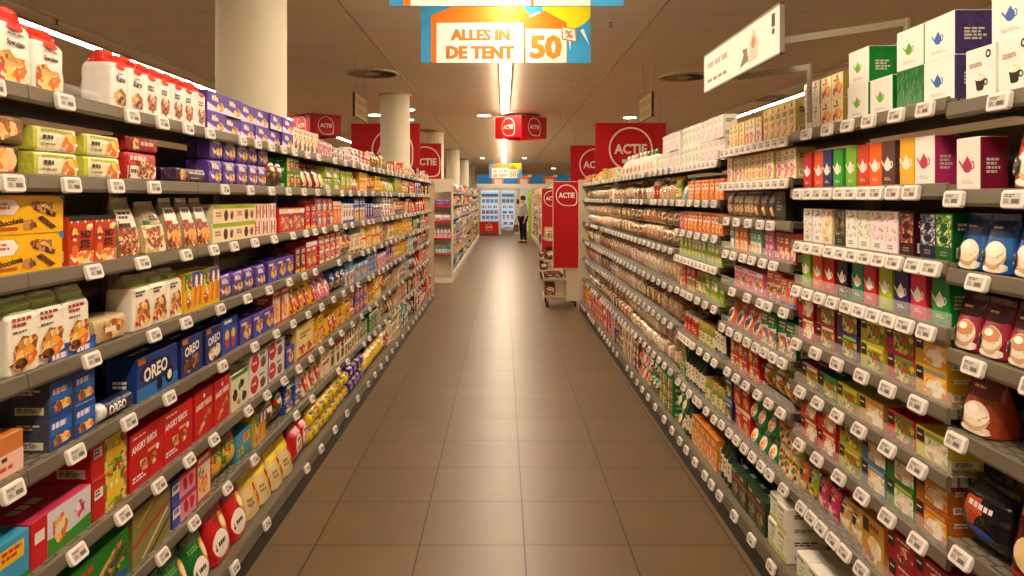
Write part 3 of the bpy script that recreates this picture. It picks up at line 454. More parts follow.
def gen(col, lay, side):
    key = 'g_%s_%d_%s' % (col, lay, side)
    if key in DES: return key
    rg = random.Random(key); b = HUE[col]; a1, a2 = ACC[col]; h1, h2 = HUE[a1], HUE[a2]
    f = FD[(lay*3+len(col)*2+ord(col[0])) % 8]; lt = col in ('white', 'cream', 'yellow', 'beige', 'pink', 'sky', 'lime'); tx = K_ if lt else W_
    kinds = {'L': [('biscuit_box', 'box'), ('biscuit_packet', 'wrap'), ('cookie_box', 'box'), ('wafer_box', 'box'), ('snack_bag', 'pil'), ('cake_box', 'box'), ('candy_bag', 'doy'), ('cracker_box', 'box')],
             'R': [('soup_box', 'box'), ('sauce_jar', 'jar'), ('mix_box', 'box'), ('seasoning_box', 'box'), ('noodle_bag', 'pil'), ('tea_box', 'box'), ('sauce_pouch', 'doy'), ('rice_box', 'box')]}[side]
    nm, sh = kinds[lay]
    w = [.13, .2, .11, .17, .15, .24, .14, .09][lay]; h = [.15, .075, .17, .1, .18, .12, .16, .13][lay]; d = .1
    w *= .85; h *= .85
    if side == 'R': w *= .85; h *= .8
    if sh == 'jar': w = d = .07; h = .11
    A = [
     [('r', 0, .82, 1, 1, h1), ('j', .55, .32, .34, .24, f), ('b', .12, .6, .85, .76, 1, tx)],
     [('r', .08, .1, .9, .45, h1), ('j', .7, .5, .18, .34, f), ('b', .15, .6, .5, .8, 1, tx)],
     [('r', 0, 0, 1, .5, f), ('p', [(0, .5), (1, .5), (1, .62), (0, .54)], h1), ('b', .15, .7, .85, .9, 2, tx)],
     [('r', .05, .1, .34, .9, h2), ('b', .08, .4, .31, .6, 1, W_), ('j', .68, .42, .24, .3, f), ('b', .42, .76, .92, .9, 1, tx)],
     [('e', .5, .66, .36, .14, h1), ('b', .25, .62, .75, .7, 1, K_), ('r', .08, .1, .92, .46, f)],
     [('j', .25, .4, .16, .28, f), ('j', .6, .4, .16, .28, f), ('j', .86, .4, .1, .26, f), ('r', 0, .78, 1, .96, h1), ('b', .1, .82, .8, .93, 1, h2)],
     [('e', .5, .38, .34, .26, h1), ('j', .5, .36, .24, .18, f), ('b', .2, .66, .8, .78, 1, tx)],
     [('r', 0, 0, 1, .14, h2), ('c', .5, .5, .2, h1), ('j', .5, .5, .2, .13, f), ('b', .15, .76, .85, .92, 2, tx)]][lay]
    A = list(A)
    pool = [HUE[a1], HUE[a2], '#f4ece0', HUE[rg.choice(['red', 'yellow', 'green', 'blue', 'orange', 'brown'])], FD[rg.randrange(8)]]
    for _ in range(7):
        cu, cv = rg.uniform(.1, .88), rg.uniform(.08, .92); q = rg.uniform(.03, .09)
        A.append(rg.choice([('j', cu, cv, q, q*.9, rg.choice(pool)), ('r', cu-q, cv-q*.3, cu+q, cv+q*.3, rg.choice(pool))]))
    A = [(o[0],)+tuple(min(.99, max(.01, q)) for q in o[1:5])+o[5:] if o[0] == 'r' else o for o in A]
    ds = ['%s %s with %s top band and %s', '%s %s with %s strip and %s', '%s %s over %s edge and %s', '%s %s with %s block beside %s', '%s %s with %s oval over %s', '%s %s with %s banner above %s', '%s %s with %s disc and %s', '%s %s with %s dot and %s'][lay] % (col, nm.split('_')[-1], a2 if lay == 3 else a1, FDN[f])
    D(key, nm, ds, sh, (w, d, h), ('film' if sh in ('wrap', 'pil', 'doy') else '')+b, A, dark=0 if lt else 1)
    return key
# ------------------------------------------------------------------ the room
def setting(name, mb, label=None):
    o = mb.build(name); o['kind'] = 'structure'
    if label: o['label'] = label
    return o
def grid_mat(name, c1, c2, cm, bw, bh, mort, off, rough, loc, noise=.0, spec=.5, coat=0, smooth=.1):
    m, nt, p = newmat(name)
    tc = nt.nodes.new('ShaderNodeTexCoord'); mp = nt.nodes.new('ShaderNodeMapping'); b = nt.nodes.new('ShaderNodeTexBrick')
    mp.inputs['Location'].default_value = loc
    b.offset = off; b.inputs['Scale'].default_value = 1; b.inputs['Brick Width'].default_value = bw; b.inputs['Row Height'].default_value = bh
    b.inputs['Mortar Size'].default_value = mort; b.inputs['Mortar Smooth'].default_value = smooth
    b.inputs['Color1'].default_value = C(c1); b.inputs['Color2'].default_value = C(c2); b.inputs['Mortar'].default_value = C(cm)
    nt.links.new(tc.outputs['Object'], mp.inputs[0]); nt.links.new(mp.outputs[0], b.inputs[0])
    n = nt.nodes.new('ShaderNodeTexNoise'); n.inputs['Scale'].default_value = 3; n.inputs['Detail'].default_value = 6
    nt.links.new(tc.outputs['Object'], n.inputs['Vector'])
    mr = nt.nodes.new('ShaderNodeMapRange'); mr.inputs[1].default_value = .3; mr.inputs[2].default_value = .7; mr.inputs[3].default_value = 1-noise; mr.inputs[4].default_value = 1+noise
    mm = nt.nodes.new('ShaderNodeVectorMath'); mm.operation = 'SCALE'
    nt.links.new(n.outputs['Fac'], mr.inputs[0]); nt.links.new(b.outputs['Color'], mm.inputs[0]); nt.links.new(mr.outputs[0], mm.inputs['Scale'])
    nt.links.new(mm.outputs[0], p.inputs['Base Color']); p.inputs['Roughness'].default_value = rough
    p.inputs['Specular IOR Level'].default_value = spec
    bp = nt.nodes.new('ShaderNodeBump'); bp.inputs['Strength'].default_value = .3; bp.inputs['Distance'].default_value = .002; bp.invert = True
    nt.links.new(b.outputs['Fac'], bp.inputs['Height']); nt.links.new(bp.outputs[0], p.inputs['Normal'])
    return m
CEIL = 3.38
fm = grid_mat('floor_tiles', '#655036', '#69543a', '#261d11', .5, .5, .004, 0, .36, (-.1005, -3.97, 0), .09, .42)
mb = MB(); mb.box(-9, 9, -4, 56, -.1, 0, fm); setting('floor', mb)
cm_ = grid_mat('ceiling_panels', '#faead4', '#f6e6d0', '#d4c2a8', 2.88, .75, .006, 0, .7, (-1.44, -10.5, 0), .02, .2, smooth=.3)
mb = MB(); mb.box(-9, 9, -4, 56, CEIL, CEIL+.1, cm_); setting('ceiling', mb)
wm = flat('#d9c8ac', .7)
for nm, b in (('wall_left', (-9.1, -9, -4, 56)), ('wall_right', (9, 9.1, -4, 56)), ('wall_back', (-9, 9, 56, 56.1)), ('wall_front', (-9, 9, -4.1, -4))):
    mb = MB(); mb.box(*b, 0, CEIL, wm); setting(nm, mb)
for i, x in enumerate((-4.2, -1.44, 1.44, 4.35)):
    mb = MB(); hh = .035 if abs(x) > 4 else .004
    mb.box(x-.012, x+.012, -4, 56, CEIL-hh, CEIL-.0005, '#bba88c'); setting('trim_%d' % (i+1), mb)
# columns in the gondola axis
for i, y in enumerate((5.2, 12.1, 19.0, 25.9, 32.8, 39.7)):
    mb = MB(); mb.lathe([(.243, 0), (.243, CEIL-.03)], flat('#e6dcc2', .55), 40)
    mb.lathe([(.262, CEIL-.03), (.268, CEIL-.001)], flat('#c8b890', .5), 40)
    o = mb.build('column', loc=(-1.8, y, 0)); o['kind'] = 'structure'; o['label'] = 'round cream column rising through the left shelving'
# ------------------------------------------------------------------ lamps
diff = newmat('lamp_diffuser'); dm = diff[0]; diff[2].inputs['Emission Color'].default_value = LIGHT_COL+(1,); diff[2].inputs['Emission Strength'].default_value = LIGHT
diff[2].inputs['Base Color'].default_value = (1, 1, 1, 1)
def strip(x, y0, y1, n, label, wid=.13, dz=-.05):
    L = (y1-y0)/n
    for k in range(n):
        a = y0+k*L
        t = empty('ceiling_light', (x, a+L/2, CEIL)); tag(t, label % ('nearest' if k == 0 else 'farthest' if k == n-1 else ['second', 'third', 'fourth', 'fifth', 'sixth', 'seventh', 'eighth', 'ninth', 'tenth', 'eleventh'][k-1]), 'ceiling light', 'linear ceiling lights')
        m = MB(); h = L/2
        m.box(-wid/2-.015, -wid/2, -h, h, -.03, -.001, '#cfc2ac'); m.box(wid/2, wid/2+.015, -h, h, -.03, -.001, '#cfc2ac'); m.box(-wid/2, wid/2, -h, h, -.008, -.001, '#cfc2ac')
        m.build('housing', t)
        m = MB(); m.box(-wid/2+.002, wid/2-.002, -h, h, dz, -.01, dm); m.build('diffuser', t)
strip(.03, -3, 14.4, 6, '%s white light strip above the aisle, before the red sign')
strip(.03, 15.4, 35, 6, '%s light strip above the aisle, beyond the red sign')
strip(-4.62, -3, 55, 12, '%s light strip above the left shelves', .1, -.034)
strip(4.88, -3, 55, 12, '%s light strip above the right shelves', .1, -.034)
def downlight(x, y, label, r=.1):
    t = empty('downlight', (x, y, CEIL)); tag(t, label, 'ceiling light', 'round ceiling downlights')
    m = MB(); m.lathe([(r+.02, -.012), (r+.02, -.001)], '#e8e0d0', 24); m.build('rim', t)
    m = MB(); m.lathe([(r, -.02), (r, -.0125)], emit('#fff4e0', 14), 24); m.build('lens', t)
for x, y, l in ((-2.65, 15.0, 'small downlight left of second column'), (-1.85, 14.1, 'small downlight just right of second column'), (-2.1, 15.9, 'downlight behind the left red sign'), (-.4, 15.1, 'downlight left of hanging red sign'), (2.7, 15.5, 'bright downlight above the right red sign'), (-1.95, 44, 'far downlight at the left'), (.95, 42, 'far downlight above the doorway'), (2.9, 42, 'far downlight at the right')):
    downlight(x, y, l, .13)
t = empty('spotlight', (2.66, 15.0, CEIL)); tag(t, 'cylindrical spotlight under the ceiling above the right red sign', 'spotlight')
m = MB(); m.tube([(0, 0, -.001), (0, 0, -.08)], .012, '#d8d0c0'); m.build('stem', t)
m = MB(); m.lathe([(.055, -.3), (.06, -.08)], '#e8e0d0', 16); m.build('body', t)
m = MB(); m.lathe([(.05, -.305), (.05, -.301)], emit('#fff4e0', 30), 16); m.build('lens', t)
def vent(x, y, r, label):
    t = empty('air_vent', (x, y, CEIL)); tag(t, label, 'air vent', 'round ceiling air vents')
    m = MB()
    n = 32
    for r0, r1 in ((r, r-.035),):
        rg = [[(q*math.cos(2*PI*k/n), q*math.sin(2*PI*k/n), z) for k in range(n)] for q, z in ((r0, -.001), (r0, -.02), (r1, -.024), (r1, -.002))]
        m.loft(rg, '#c9b699', False)
    m.lathe([(r-.04, -.006), (r-.04, -.001)], '#2c241c', 32); m.build('frame', t)
    m = MB()
    for k in range(24):
        a = 2*PI*k/24; T = Matrix.Rotation(a, 4, 'Z') @ Matrix.Translation((r*.62, 0, -.014)) @ Matrix.Rotation(R(40), 4, 'X')
        m.box(-r*.27, r*.27, -.012, .012, -.001, .001, '#a8977c', T)
    m.lathe([(r*.28, -.022), (r*.3, -.008)], '#c9b699', 24)
    m.build('swirl_blades', t)
for a in ((-1.8, 10.0, .36, 'round swirl vent left of the promotion banners'), (2.56, 10.3, .36, 'round swirl vent below the white bracket sign'), (.35, 14.9, .45, 'round vent above the red hanging cube sign'), (-2.0, 18.3, .34, 'vent beyond the left red sign'), (-1.9, 32, .4, 'far vent at the left'), (3.1, 31, .4, 'far vent at the right'), (4.6, 12.5, .34, 'vent behind the right shelves')): vent(*a)
def sprink(x, y, l):
    m = MB(); m.lathe([(.035, -.008), (.035, -.001)], '#b8a890', 14); m.lathe([(.008, -.05), (.008, -.008)], '#6a5a48', 8); m.lathe([(.022, -.055), (.022, -.051)], '#6a5a48', 10)
    o = m.build('sprinkler', loc=(x, y, CEIL)); tag(o, l, 'sprinkler', 'ceiling sprinklers')
for a in ((1.05, 7.1, 'small sprinkler right of the orange banner'), (1.07, 11.1, 'small sprinkler beyond the orange banner'), (-4.3, 7.0, 'sprinkler at the upper left'), (1.2, 15.2, 'sprinkler right of the red cube sign'), (-3.6, 11.0, 'sprinkler above the left red cube sign')): sprink(*a)

# ------------------------------------------------------------------ shelving
LEFT = [1.916, 1.695, 1.449, 1.20, .96, .683, .43, .13]
SD = [1.887, 1.657, 1.45, 1.239, 1.03, .738, .443, .13]
SC = [1.905, 1.675, 1.466, 1.288, 1.077, .895, .685, .443, .13]
SB = [1.895, 1.72, 1.538, 1.365, 1.18, .967, .753, .443, .13]
SA0 = [1.85, 1.627, 1.43, 1.256, 1.04, .745, .43, .13]
SA = [1.85, 1.627, 1.288, 1.026, .765, .443, .13]
FX, BX = 1.19, 1.53
deckm = flat('#7c7464', .42, .1); railm = flat('#726a5a', .4, .2); backm = flat('#6e6452', .6); upm = flat('#b4a68c', .4, .2)
slot = grid_mat('slotted_steel', '#7d7565', '#756d5e', '#3a332a', .03, .05, .004, .5, .45, (0, 0, 0), 0)
def tag_mesh():
    m = MB(); w, h = .078, .043
    q = [(-w/2+.006, -h/2), (w/2-.006, -h/2), (w/2, -h/2+.006), (w/2, h/2-.006), (w/2-.006, h/2), (-w/2+.006, h/2), (-w/2, h/2-.006), (-w/2, -h/2+.006)]
    m.loft([[(x, 0, z) for x, z in q], [(x, -.010, z) for x, z in q], [(x*.94, -.012, z*.9) for x, z in q]], '#f0e8e2', True, False)
    P = lambda u, v, o: (-w/2+u*w, -.012-o, -h/2+v*h)
    decal(m, P, w, h, [('r', .12, .2, .88, .82, '#cbc3ba'), ('b', .17, .58, .7, .76, 2, '#57504a'), ('r', .5, .26, .82, .5, '#6a625a'), ('b', .17, .26, .44, .5, 3, '#6f6760')], .0003)
    return m.mesh('price_tag')
TAG = tag_mesh()
UNITS = {}
def unit(side, y0, y1, levels, label):
    sx = -1 if side == 'L' else 1
    t = empty('shelving_unit', (sx*1.33, (y0+y1)/2, 0)); tag(t, label, 'shelving unit', 'shelving units along the %s of the aisle' % ('left' if side == 'L' else 'right'))
    h = (y1-y0)/2-.0015; X = lambda a: (a-1.33)*sx
    def bx(m, xa, xb, ya, yb, za, zb, mt): m.box(min(X(xa), X(xb)), max(X(xa), X(xb)), ya, yb, za, zb, mt)
    m = MB(); bx(m, BX, BX+.02, -h, h, .02, levels[0]-.03, backm); m.build('back_panel', t)
    for s in (-1, 1):
        m = MB(); bx(m, BX-.03, BX, s*h-.018*(s+1), s*h-.018*(s-1), .02, levels[0]-.03, upm)
        m.build('upright', t)
    m = MB(); bx(m, 1.131, BX-.031, -h, h, .0, .077, '#15120f'); m.build('kick_plate', t)
    m = MB()
    pr = [(1.136, .078), (1.128, .086), (1.134, .142), (1.142, .152), (BX-.032, .152), (BX-.032, .088)]
    vs = [(X(a), -h, z) for a, z in pr]+[(X(a), h, z) for a, z in pr]; n = len(pr)
    m.add(vs, [(i, (i+1) % n, n+(i+1) % n, n+i) for i in range(n)]+[tuple(range(n)), tuple(range(n, 2*n))[::-1]], railm)
    base = m.build('base_deck', t)
    sh = []
    for z in levels[:-1]:
        m = MB(); bx(m, FX, BX-.032, -h, h, .018-.026, .018, slot); o = m.build('shelf', t, (0, 0, z))
        for s in (-1, 1):
            m2 = MB()
            y_ = s*(h-.012)
            vs = [(X(BX-.035), y_-.002, -.009), (X(FX+.08), y_-.002, -.009), (X(BX-.035), y_-.002, -.024)]
            vs += [(a, b+.004, c) for a, b, c in vs]
            m2.add(vs, [(0, 1, 2), (5, 4, 3), (0, 3, 4, 1), (1, 4, 5, 2), (2, 5, 3, 0)], deckm); m2.build('bracket', o)
        m = MB()
        pr = [(FX-.001, -.022), (FX-.012, -.021), (FX-.016, -.012), (FX-.012, .02), (FX-.005, .023), (FX-.001, .021)]
        vs = [(X(a), -h, z_) for a, z_ in pr]+[(X(a), h, z_) for a, z_ in pr]; n = len(pr)
        m.add(vs, [(i, (i+1) % n, n+(i+1) % n, n+i) for i in range(n)]+[tuple(range(n)), tuple(range(n, 2*n))[::-1]], railm)
        m.build('price_rail', o)
        if side == 'R' and y0 > 1.9 and z < levels[2] and z < 1.4:
            m = MB(); bx(m, 1.1915, 1.1935, -h+.004, h-.004, .018, .06, clear()); m.build('front_guard', o)
        sh.append(o)
    UNITS.setdefault(side, []).append((y0, y1, t, sh+[base], levels))
def put_tag(side, y, zc):
    sx = -1 if side == 'L' else 1
    for y0, y1, t, sh, lv in UNITS[side]:
        if y0+.045 <= y < y1-.045:
            i = min(range(len(lv)), key=lambda k: abs(lv[k]-zc))
            if abs(lv[i]-zc) > .02: return
            p = sh[i]; tl = -R(8 if zc > 1.5 else 16 if zc > .9 else 26)
            if zc < .2: loc = (sx*(1.131-1.33-.006), y-(y0+y1)/2, .112); tl = -R(16)
            else: loc = (sx*(FX-1.33-.017), y-(y0+y1)/2, -.004)
            o = inst('price_tag', TAG, loc, PI/2 if side == 'L' else -PI/2, p, tl); return
ORD = ['top', 'second', 'third', 'fourth', 'fifth', 'sixth', 'seventh', 'eighth', 'bottom']
ordn = ['first', 'second', 'third', 'fourth', 'fifth', 'sixth', 'seventh', 'eighth', 'ninth', 'tenth', 'eleventh', 'twelfth']
for k in range(11): unit('L', .8+k, 1.8+k, LEFT, '%s shelving unit from the camera on the left' % ordn[k])
RB = [(.93, 1.93, SD), (1.93, 2.98, SC), (2.98, 3.98, SB), (3.98, 4.98, SA0)]+[(4.98+.97*k, 4.98+.97*(k+1), SA) for k in range(6)]
for k, (a, b, l) in enumerate(RB): unit('R', a, b, l, '%s shelving unit from the camera on the right' % ordn[k])

used = set(); COUNT = {}; LABS = set()
rgp = random.Random(5)
def posword(i, n):
    if n == 1: return ''
    if n == 2: return ['nearer', 'farther'][i]
    if i == 0: return 'nearest'
    if i == n-1: return 'farthest'
    if n == 3: return 'middle'
    return ordn[i]+' nearest'
def stackword(k, s): return '' if s == 1 else (['lower', 'upper'][k] if s == 2 else ['lowest', 'middle', 'topmost', 'crowning'][k if s > 3 or k < 2 else 2])
def put(key, side, y, z, x, lab, grp, jr=0, sc=1):
    sx = -1 if side == 'L' else 1
    Dd = DES[key]; w, d, h = [q*sc for q in Dd['size']]
    while lab in LABS: lab = 'farther '+lab if not lab.startswith('farther') else 'yet '+lab
    if len(lab.split()) > 16: lab = lab.replace(' shelf', '')
    if len(lab.split()) > 16: lab = lab.replace(' and ', ', ')
    if len(lab.split()) > 16: lab = lab.replace(' biscuit', '', 1).replace(' nearest', '', 1)
    if len(lab.split()) > 16: lab = lab.replace(' yellow ', ' ', 1)
    if len(lab.split()) > 16: print('LONG', lab)
    LABS.add(lab)
    o = inst(Dd['name'], pack_mesh(key), (sx*(x+d/2), y+w/2, z), (PI/2 if side == 'L' else -PI/2)+jr)
    o.scale = (sc,)*3
    tag(o, lab, Dd['cat'], grp); COUNT[Dd['name']] = COUNT.get(Dd['name'], 0)+1
    return o
def run(side, li, levels, y0, y1, entries, fill='', gap=.003, tagstep=.2, depth2=False):
    """lay the packs of one shelf level from y0 to y1; entries: (key or [keys upward], count, stack)"""
    zc = levels[li]; base = li == len(levels)-1
    zt = .1525 if base else zc+.0185
    clear = (levels[li-1]-zc-.045) if li else (.16 if side == 'L' else .24)
    word = 'top' if li == 0 else 'bottom' if base else ORD[li]; sw = 'left' if side == 'L' else 'right'
    x = 1.158 if base else 1.202
    y = y0; last = -9; blocks = list(entries)
    rg = random.Random('%s%d%.1f' % (side, li, y0)); fi = 0; fl = fill.split()
    while y < y1-.06:
        if blocks: b = blocks.pop(0)
        elif fl:
            hue = fl[min(len(fl)-1, int(len(fl)*(y-y0)/(y1-y0)+rg.uniform(-.6, .6)) if True else 0) % len(fl)]
            for tr in range(60):
                lay = rg.randrange(8)
                key = gen(hue, lay, side); hh = DES[key]['size'][2]
                if hh < clear and (key, word, side) not in used: break
                if tr > 8: hue = rg.choice(list(HUE))
            w = DES[key]['size'][0]
            b = (key, rg.choice((2, 2, 3, 3, 4)) if w < .18 else rg.choice((1, 2)), 0)
        else: break
        if b[0] == 'gap': y += b[1]; continue
        keys = b[0] if isinstance(b[0], list) else None; n = b[1]; st = b[2] if len(b) > 2 else 1
        k0 = keys[0] if keys else b[0]; w, d, h = DES[k0]['size']
        used.add((k0, word, side))
        sc = 1
        if st == 0:
            st = max(1, min(3, int(clear/h))) if li else (2 if h < .08 else 1)
            sc = min(1.3, max(1, clear*.93/(st*(h+.001)))) if li else min(1, clear/h)
            w *= sc
        n = min(n, int((y1-y+.015)/(w+gap)))
        if n < 1: break
        for i in range(n):
            z = zt; col = keys or [k0]*st
            for j, kk in enumerate(col):
                Dd = DES[kk]; jr = rgp.uniform(-.06, .06) if Dd['shape'] == 'loaf' else rgp.uniform(-.03, .03) if Dd['shape'] in ('loaf', 'gather', 'pil', 'block', 'tri') else rgp.uniform(-.018, .018)
                jx = rgp.uniform(0, .006) if y < 3 else rgp.uniform(0, .016)
                pw = posword(i, n); s2 = stackword(j, len(col)) if not keys else ''
                lab = ' '.join(q for q in (s2, pw, Dd['desc']) if q)+', %s %s shelf' % (word, sw)
                put(kk, side, y, z, x+jx, lab, '%s, %s %s shelf' % (Dd['desc'], word, sw), jr, sc)
                if depth2 and j == len(col)-1 and y < 6 and Dd['size'][1] < .15:
                    for jj in range(len(col)): put(kk, side, y, zt+jj*(Dd['size'][2]*sc+.001), x+Dd['size'][1]*sc+.012, 'rear '+lab, 'rear %s, %s %s shelf' % (Dd['desc'], word, sw), 0, sc)
                z += Dd['size'][2]*sc+.001
            ym = y+w/2
            if ym-last > tagstep: put_tag(side, ym, zc); last = ym
            y += w+gap
        y += rg.choice((.002, .005, .02))
L = LEFT
run('L', 0, L, 1.595, 11.75, [('spec1', 2), ('spec', 1), ('gap', .01), ('bowl', 1), ('gap', .045), ('kano', 2), ('kanonut', 5), ('milka2', 6, 2), ('gap', .03), ('tallfl', 6)], 'white pink cream pink white red brown beige orange cream black brown beige', tagstep=.19)
run('L', 1, L, 1.63, 11.75, [(['fruitp', 'brownbag'], 1), ('gap', .015), ('bar2', 2, 2), (['redcook', 'redcook2'], 1), ('gap', .11), ('night', 1), ('milka', 5, 2)], 'red lime green maroon lime red yellow lime cream red beige blue brown', tagstep=.22)
run('L', 2, L, 1.66, 11.75, [('choco', 1, 2), ('stevia', 2), ('gap', .005), ('gran', 1), ('gran2', 1), ('gran3', 3), ('gap', .02), ('limebox', 2, 2), ('redwhite', 3, 2), ('gap', .02)], 'green purple red orange white blue white cream beige orange red yellow', tagstep=.2)
run('L', 3, L, 1.77, 11.75, [('boul', 3), ('gap', .01), ('lowbrown', 1), ('gap', .01), ('boul2', 3), ('capri', 2), ('milka', 4), ('milka3', 3)], 'orange white maroon red cream yellow beige cream yellow beige green red', tagstep=.2)
run('L', 4, L, 1.63, 11.75, [('verk', 1), ('gap', .08), ('crun', 2, 3), ('oreoroll', 1), ('gap', .02), ('oreo', 1), ('oreob', 1), ('oreow', 1), ('bluered', 1), ('milka3', 3), ('donut', 2)], 'orange yellow yellow pink blue sky pink blue yellow green sky red maroon', tagstep=.2)
run('L', 5, L, 1.65, 11.75, [('bluebox', 1), ('dora', 1), ('redtoon', 1, 2), ('gap', .01), ('angry', 2), ('angryw', 2), ('cowbox', 1), ('prince', 2, 2), ('gap', .03), ('milka3', 1), ('cherry', 1)], 'pink white pink yellow purple blue yellow beige sky brown red orange', tagstep=.22, depth2=True)
run('L', 6, L, 2.0, 11.75, [('sticks', 1), ('mikado', 1), ('strawb', 1, 2), ('donut', 1), ('jungle', 2), ('bluebox', 1), ('capri', 1)], 'yellow green cream blue cream green lime beige maroon brown red black orange', tagstep=.22, depth2=True)
run('L', 7, L, 2.1, 11.75, [('gap', .12), ('liga', 4), ('ever', 2), ('yell', 4), ('redlink', 2), ('banan', 9, 2), ('minpurp', 4, 2), ('yelred', 6)], 'red yellow white black cream teal maroon red', tagstep=.3)
# right, nearest unit
D('grnfoil', 'tea_box', 'green foil wrapped box', 'box', (.14, .1, .118), 'foil#0c7a34', [], sideart=[], topart=0)
for k in ('grnw',): DES[k]['size'] = (.14, .1, .118)
DES['bluew']['size'] = (.145, .12, .118); DES['coffee2']['size'] = (.115, .16, .132)
for k in DES:
    if k[0] == 't' and DES[k]['name'] == 'tea_box': DES[k]['size'] = (.077, .07, .142)
    if DES[k]['name'] == 'tea_box' and k[0] == 'o': DES[k]['size'] = (.08, .07, .13)
    if DES[k]['name'] == 'soup_box' and k[0] == 's' and k != 'sbig': DES[k]['size'] = (.15, .1, .085)
d = SD
run('R', 0, d, 1.5, 1.96, [(['coffee3'], 1), ('gap', .01), (['coffee2', 'bluew'], 1), ('gap', .002), ('coffee2', 1)], tagstep=.14)
run('R', 1, d, 1.58, 1.96, [('pcho', 1), ('gap', .085), ('marw', 1)], tagstep=.2)
run('R', 2, d, 1.53, 1.98, [('pcap', 2), ('pblue', 2)], tagstep=.12)
run('R', 3, d, 1.55, 1.98, [('pmar', 4)], tagstep=.2)
run('R', 4, d, 1.5, 1.99, [('gap', .31), ('pbrown', 1)], tagstep=.2)
run('R', 5, d, 1.60, 2.0, [('dkred', 1), ('gap', .01), ('dkbag', 1)], tagstep=.1)
c = SC
run('R', 0, c, 1.94, 2.97, [('bluew', 1, 2), (['grnfoil', 'grnw'], 1), ('grnw', 1), ('grnw', 1, 2), ('gap', .03), ('flow1', 2, 2), ('flow2', 2, 2)], tagstep=.1)
used.clear()
run('R', 1, c, 2.03, 2.97, [('pinkw', 1), ('tyel', 1), ('tbrown', 1), ('torg2', 1), ('tcoral', 1), ('tlime', 1), ('tgreen', 1), ('tnavy', 1), ('torg', 1), ('tred', 1), ('gold', 1)], tagstep=.07, gap=.002)
run('R', 2, c, 1.945, 2.97, [('o%d' % k, 1) for k in range(12, 0, -1)], tagstep=.07, gap=.002)
run('R', 3, c, 1.97, 2.97, [(k, 1) for k in ('tgreen2', 'tpink', 'tpurp', 'tlime2', 'tred3', 'tteal', 'tblack', 'tred', 'torg', 'tlime', 'tdark')], tagstep=.07, gap=.009)
run('R', 4, c, 1.975, 2.97, [(k, 1, 2) for k in ('s6', 's5', 's4', 's3', 's2', 's1')], tagstep=.13, gap=.006)
run('R', 5, c, 1.975, 2.97, [(k, 1, 1) for k in ('s11', 's10', 's9', 's8', 's7', 's2')], tagstep=.13, gap=.006)
run('R', 6, c, 1.975, 2.97, [(k, 1, 2) for k in ('s14', 's13', 's12', 's4', 's15', 's1')], tagstep=.13, gap=.006, depth2=True)
run('R', 7, c, 1.975, 2.97, [('sbigr', 2, 2), ('sbig', 1), ('q4', 2), ('q3', 2), ('q2', 1), ('q1', 2), ('q5', 1)], tagstep=.075, depth2=True)
run('R', 8, c, 1.96, 2.97, [('wbox2', 4), ('wbox', 4)], tagstep=.13, depth2=True)
b = SB
run('R', 0, b, 2.99, 3.97, [('flow3', 5), ('flow4', 3), ('flow5', 3)], tagstep=.08)
run('R', 1, b, 2.99, 3.97, [('flow4', 4), ('flow5', 4), ('flow4', 3)], tagstep=.08)
run('R', 2, b, 2.99, 3.97, [('gap', .13), ('blk', 1), ('gap', .02), ('sp2', 3), ('sp1', 5)], tagstep=.11)
run('R', 3, b, 2.99, 3.97, [('tuber', 3), ('tubep', 3), ('tubet', 3), ('tubeo', 3), ('tubet', 1)], tagstep=.09)
run('R', 4, b, 2.99, 3.97, [], 'orange red pink red beige orange', tagstep=.09)
run('R', 5, b, 2.99, 3.97, [], 'green red maroon orange yellow navy', tagstep=.09)
run('R', 6, b, 2.99, 3.97, [], 'lime maroon red orange pink yellow', tagstep=.09)
run('R', 7, b, 2.99, 3.97, [], 'lime green orange red beige navy', tagstep=.085, depth2=True)
run('R', 8, b, 2.99, 3.97, [('wbox', 2, 2), ('gap', .02), ('dkgr', 4), ('dkbottle', 4)], '', tagstep=.13, depth2=True)
e = SA0
run('R', 0, e, 3.99, 4.97, [('ricew', 5, 2), ('riceg', 5, 2)], tagstep=.09)
run('R', 1, e, 3.99, 4.97, [('orbox', 9), ], 'teal sky', tagstep=.09)
run('R', 2, e, 3.99, 4.97, [('orbox', 10)], 'pink', tagstep=.09)
run('R', 3, e, 3.99, 4.97, [('limeb', 11)], tagstep=.08)
run('R', 4, e, 3.99, 4.97, [('limeb', 4), ('olive', 3)], 'yellow green red', tagstep=.09)
run('R', 5, e, 3.99, 4.97, [('dkbottle', 3), ('olive', 4), ('redcan', 4)], tagstep=.08)
run('R', 6, e, 3.99, 4.97, [('olive', 5), ('dkbottle', 6)], 'green', tagstep=.08, depth2=True)
run('R', 7, e, 3.99, 4.97, [('orjar', 5), ('dkbottle', 2)], 'green green', tagstep=.13, depth2=True)
a = SA; e1 = 10.78
run('R', 0, a, 4.99, e1, [('ricew', 6, 2), ('riceg', 3), ('whiteg', 3), ('whitebag', 5), ('gap', .02)], 'white yellow cream lime yellow red', tagstep=.13)
run('R', 1, a, 4.99, e1, [('olive', 2), ('bunb', 3), ('redcan', 2), ('bund', 2), ('bunc', 3), ('breadd', 2), ('buna', 4), ('whitebag', 2), ('breadb', 4), ('bread'+'ld', 3), ('breadc', 3)], tagstep=.13)
for q in 'abcd':
    for pre in ('bread', 'breadl'):
        DES[pre+q]['size'] = (.185, .27, .138); DES[pre+q+'x'] = dict(DES[pre+q], key=pre+q+'x', size=(.19, .27, .188))
seqs = [['c', 'la', 'c', 'lc', 'a', 'lb', 'b', 'ld'], ['b', 'd', 'lb', 'a', 'la', 'c', 'ld', 'lc'], ['a', 'lc', 'd', 'b', 'ld', 'c', 'lb', 'la'], ['lb', 'd', 'b', 'la', 'lc', 'a', 'c', 'ld']]
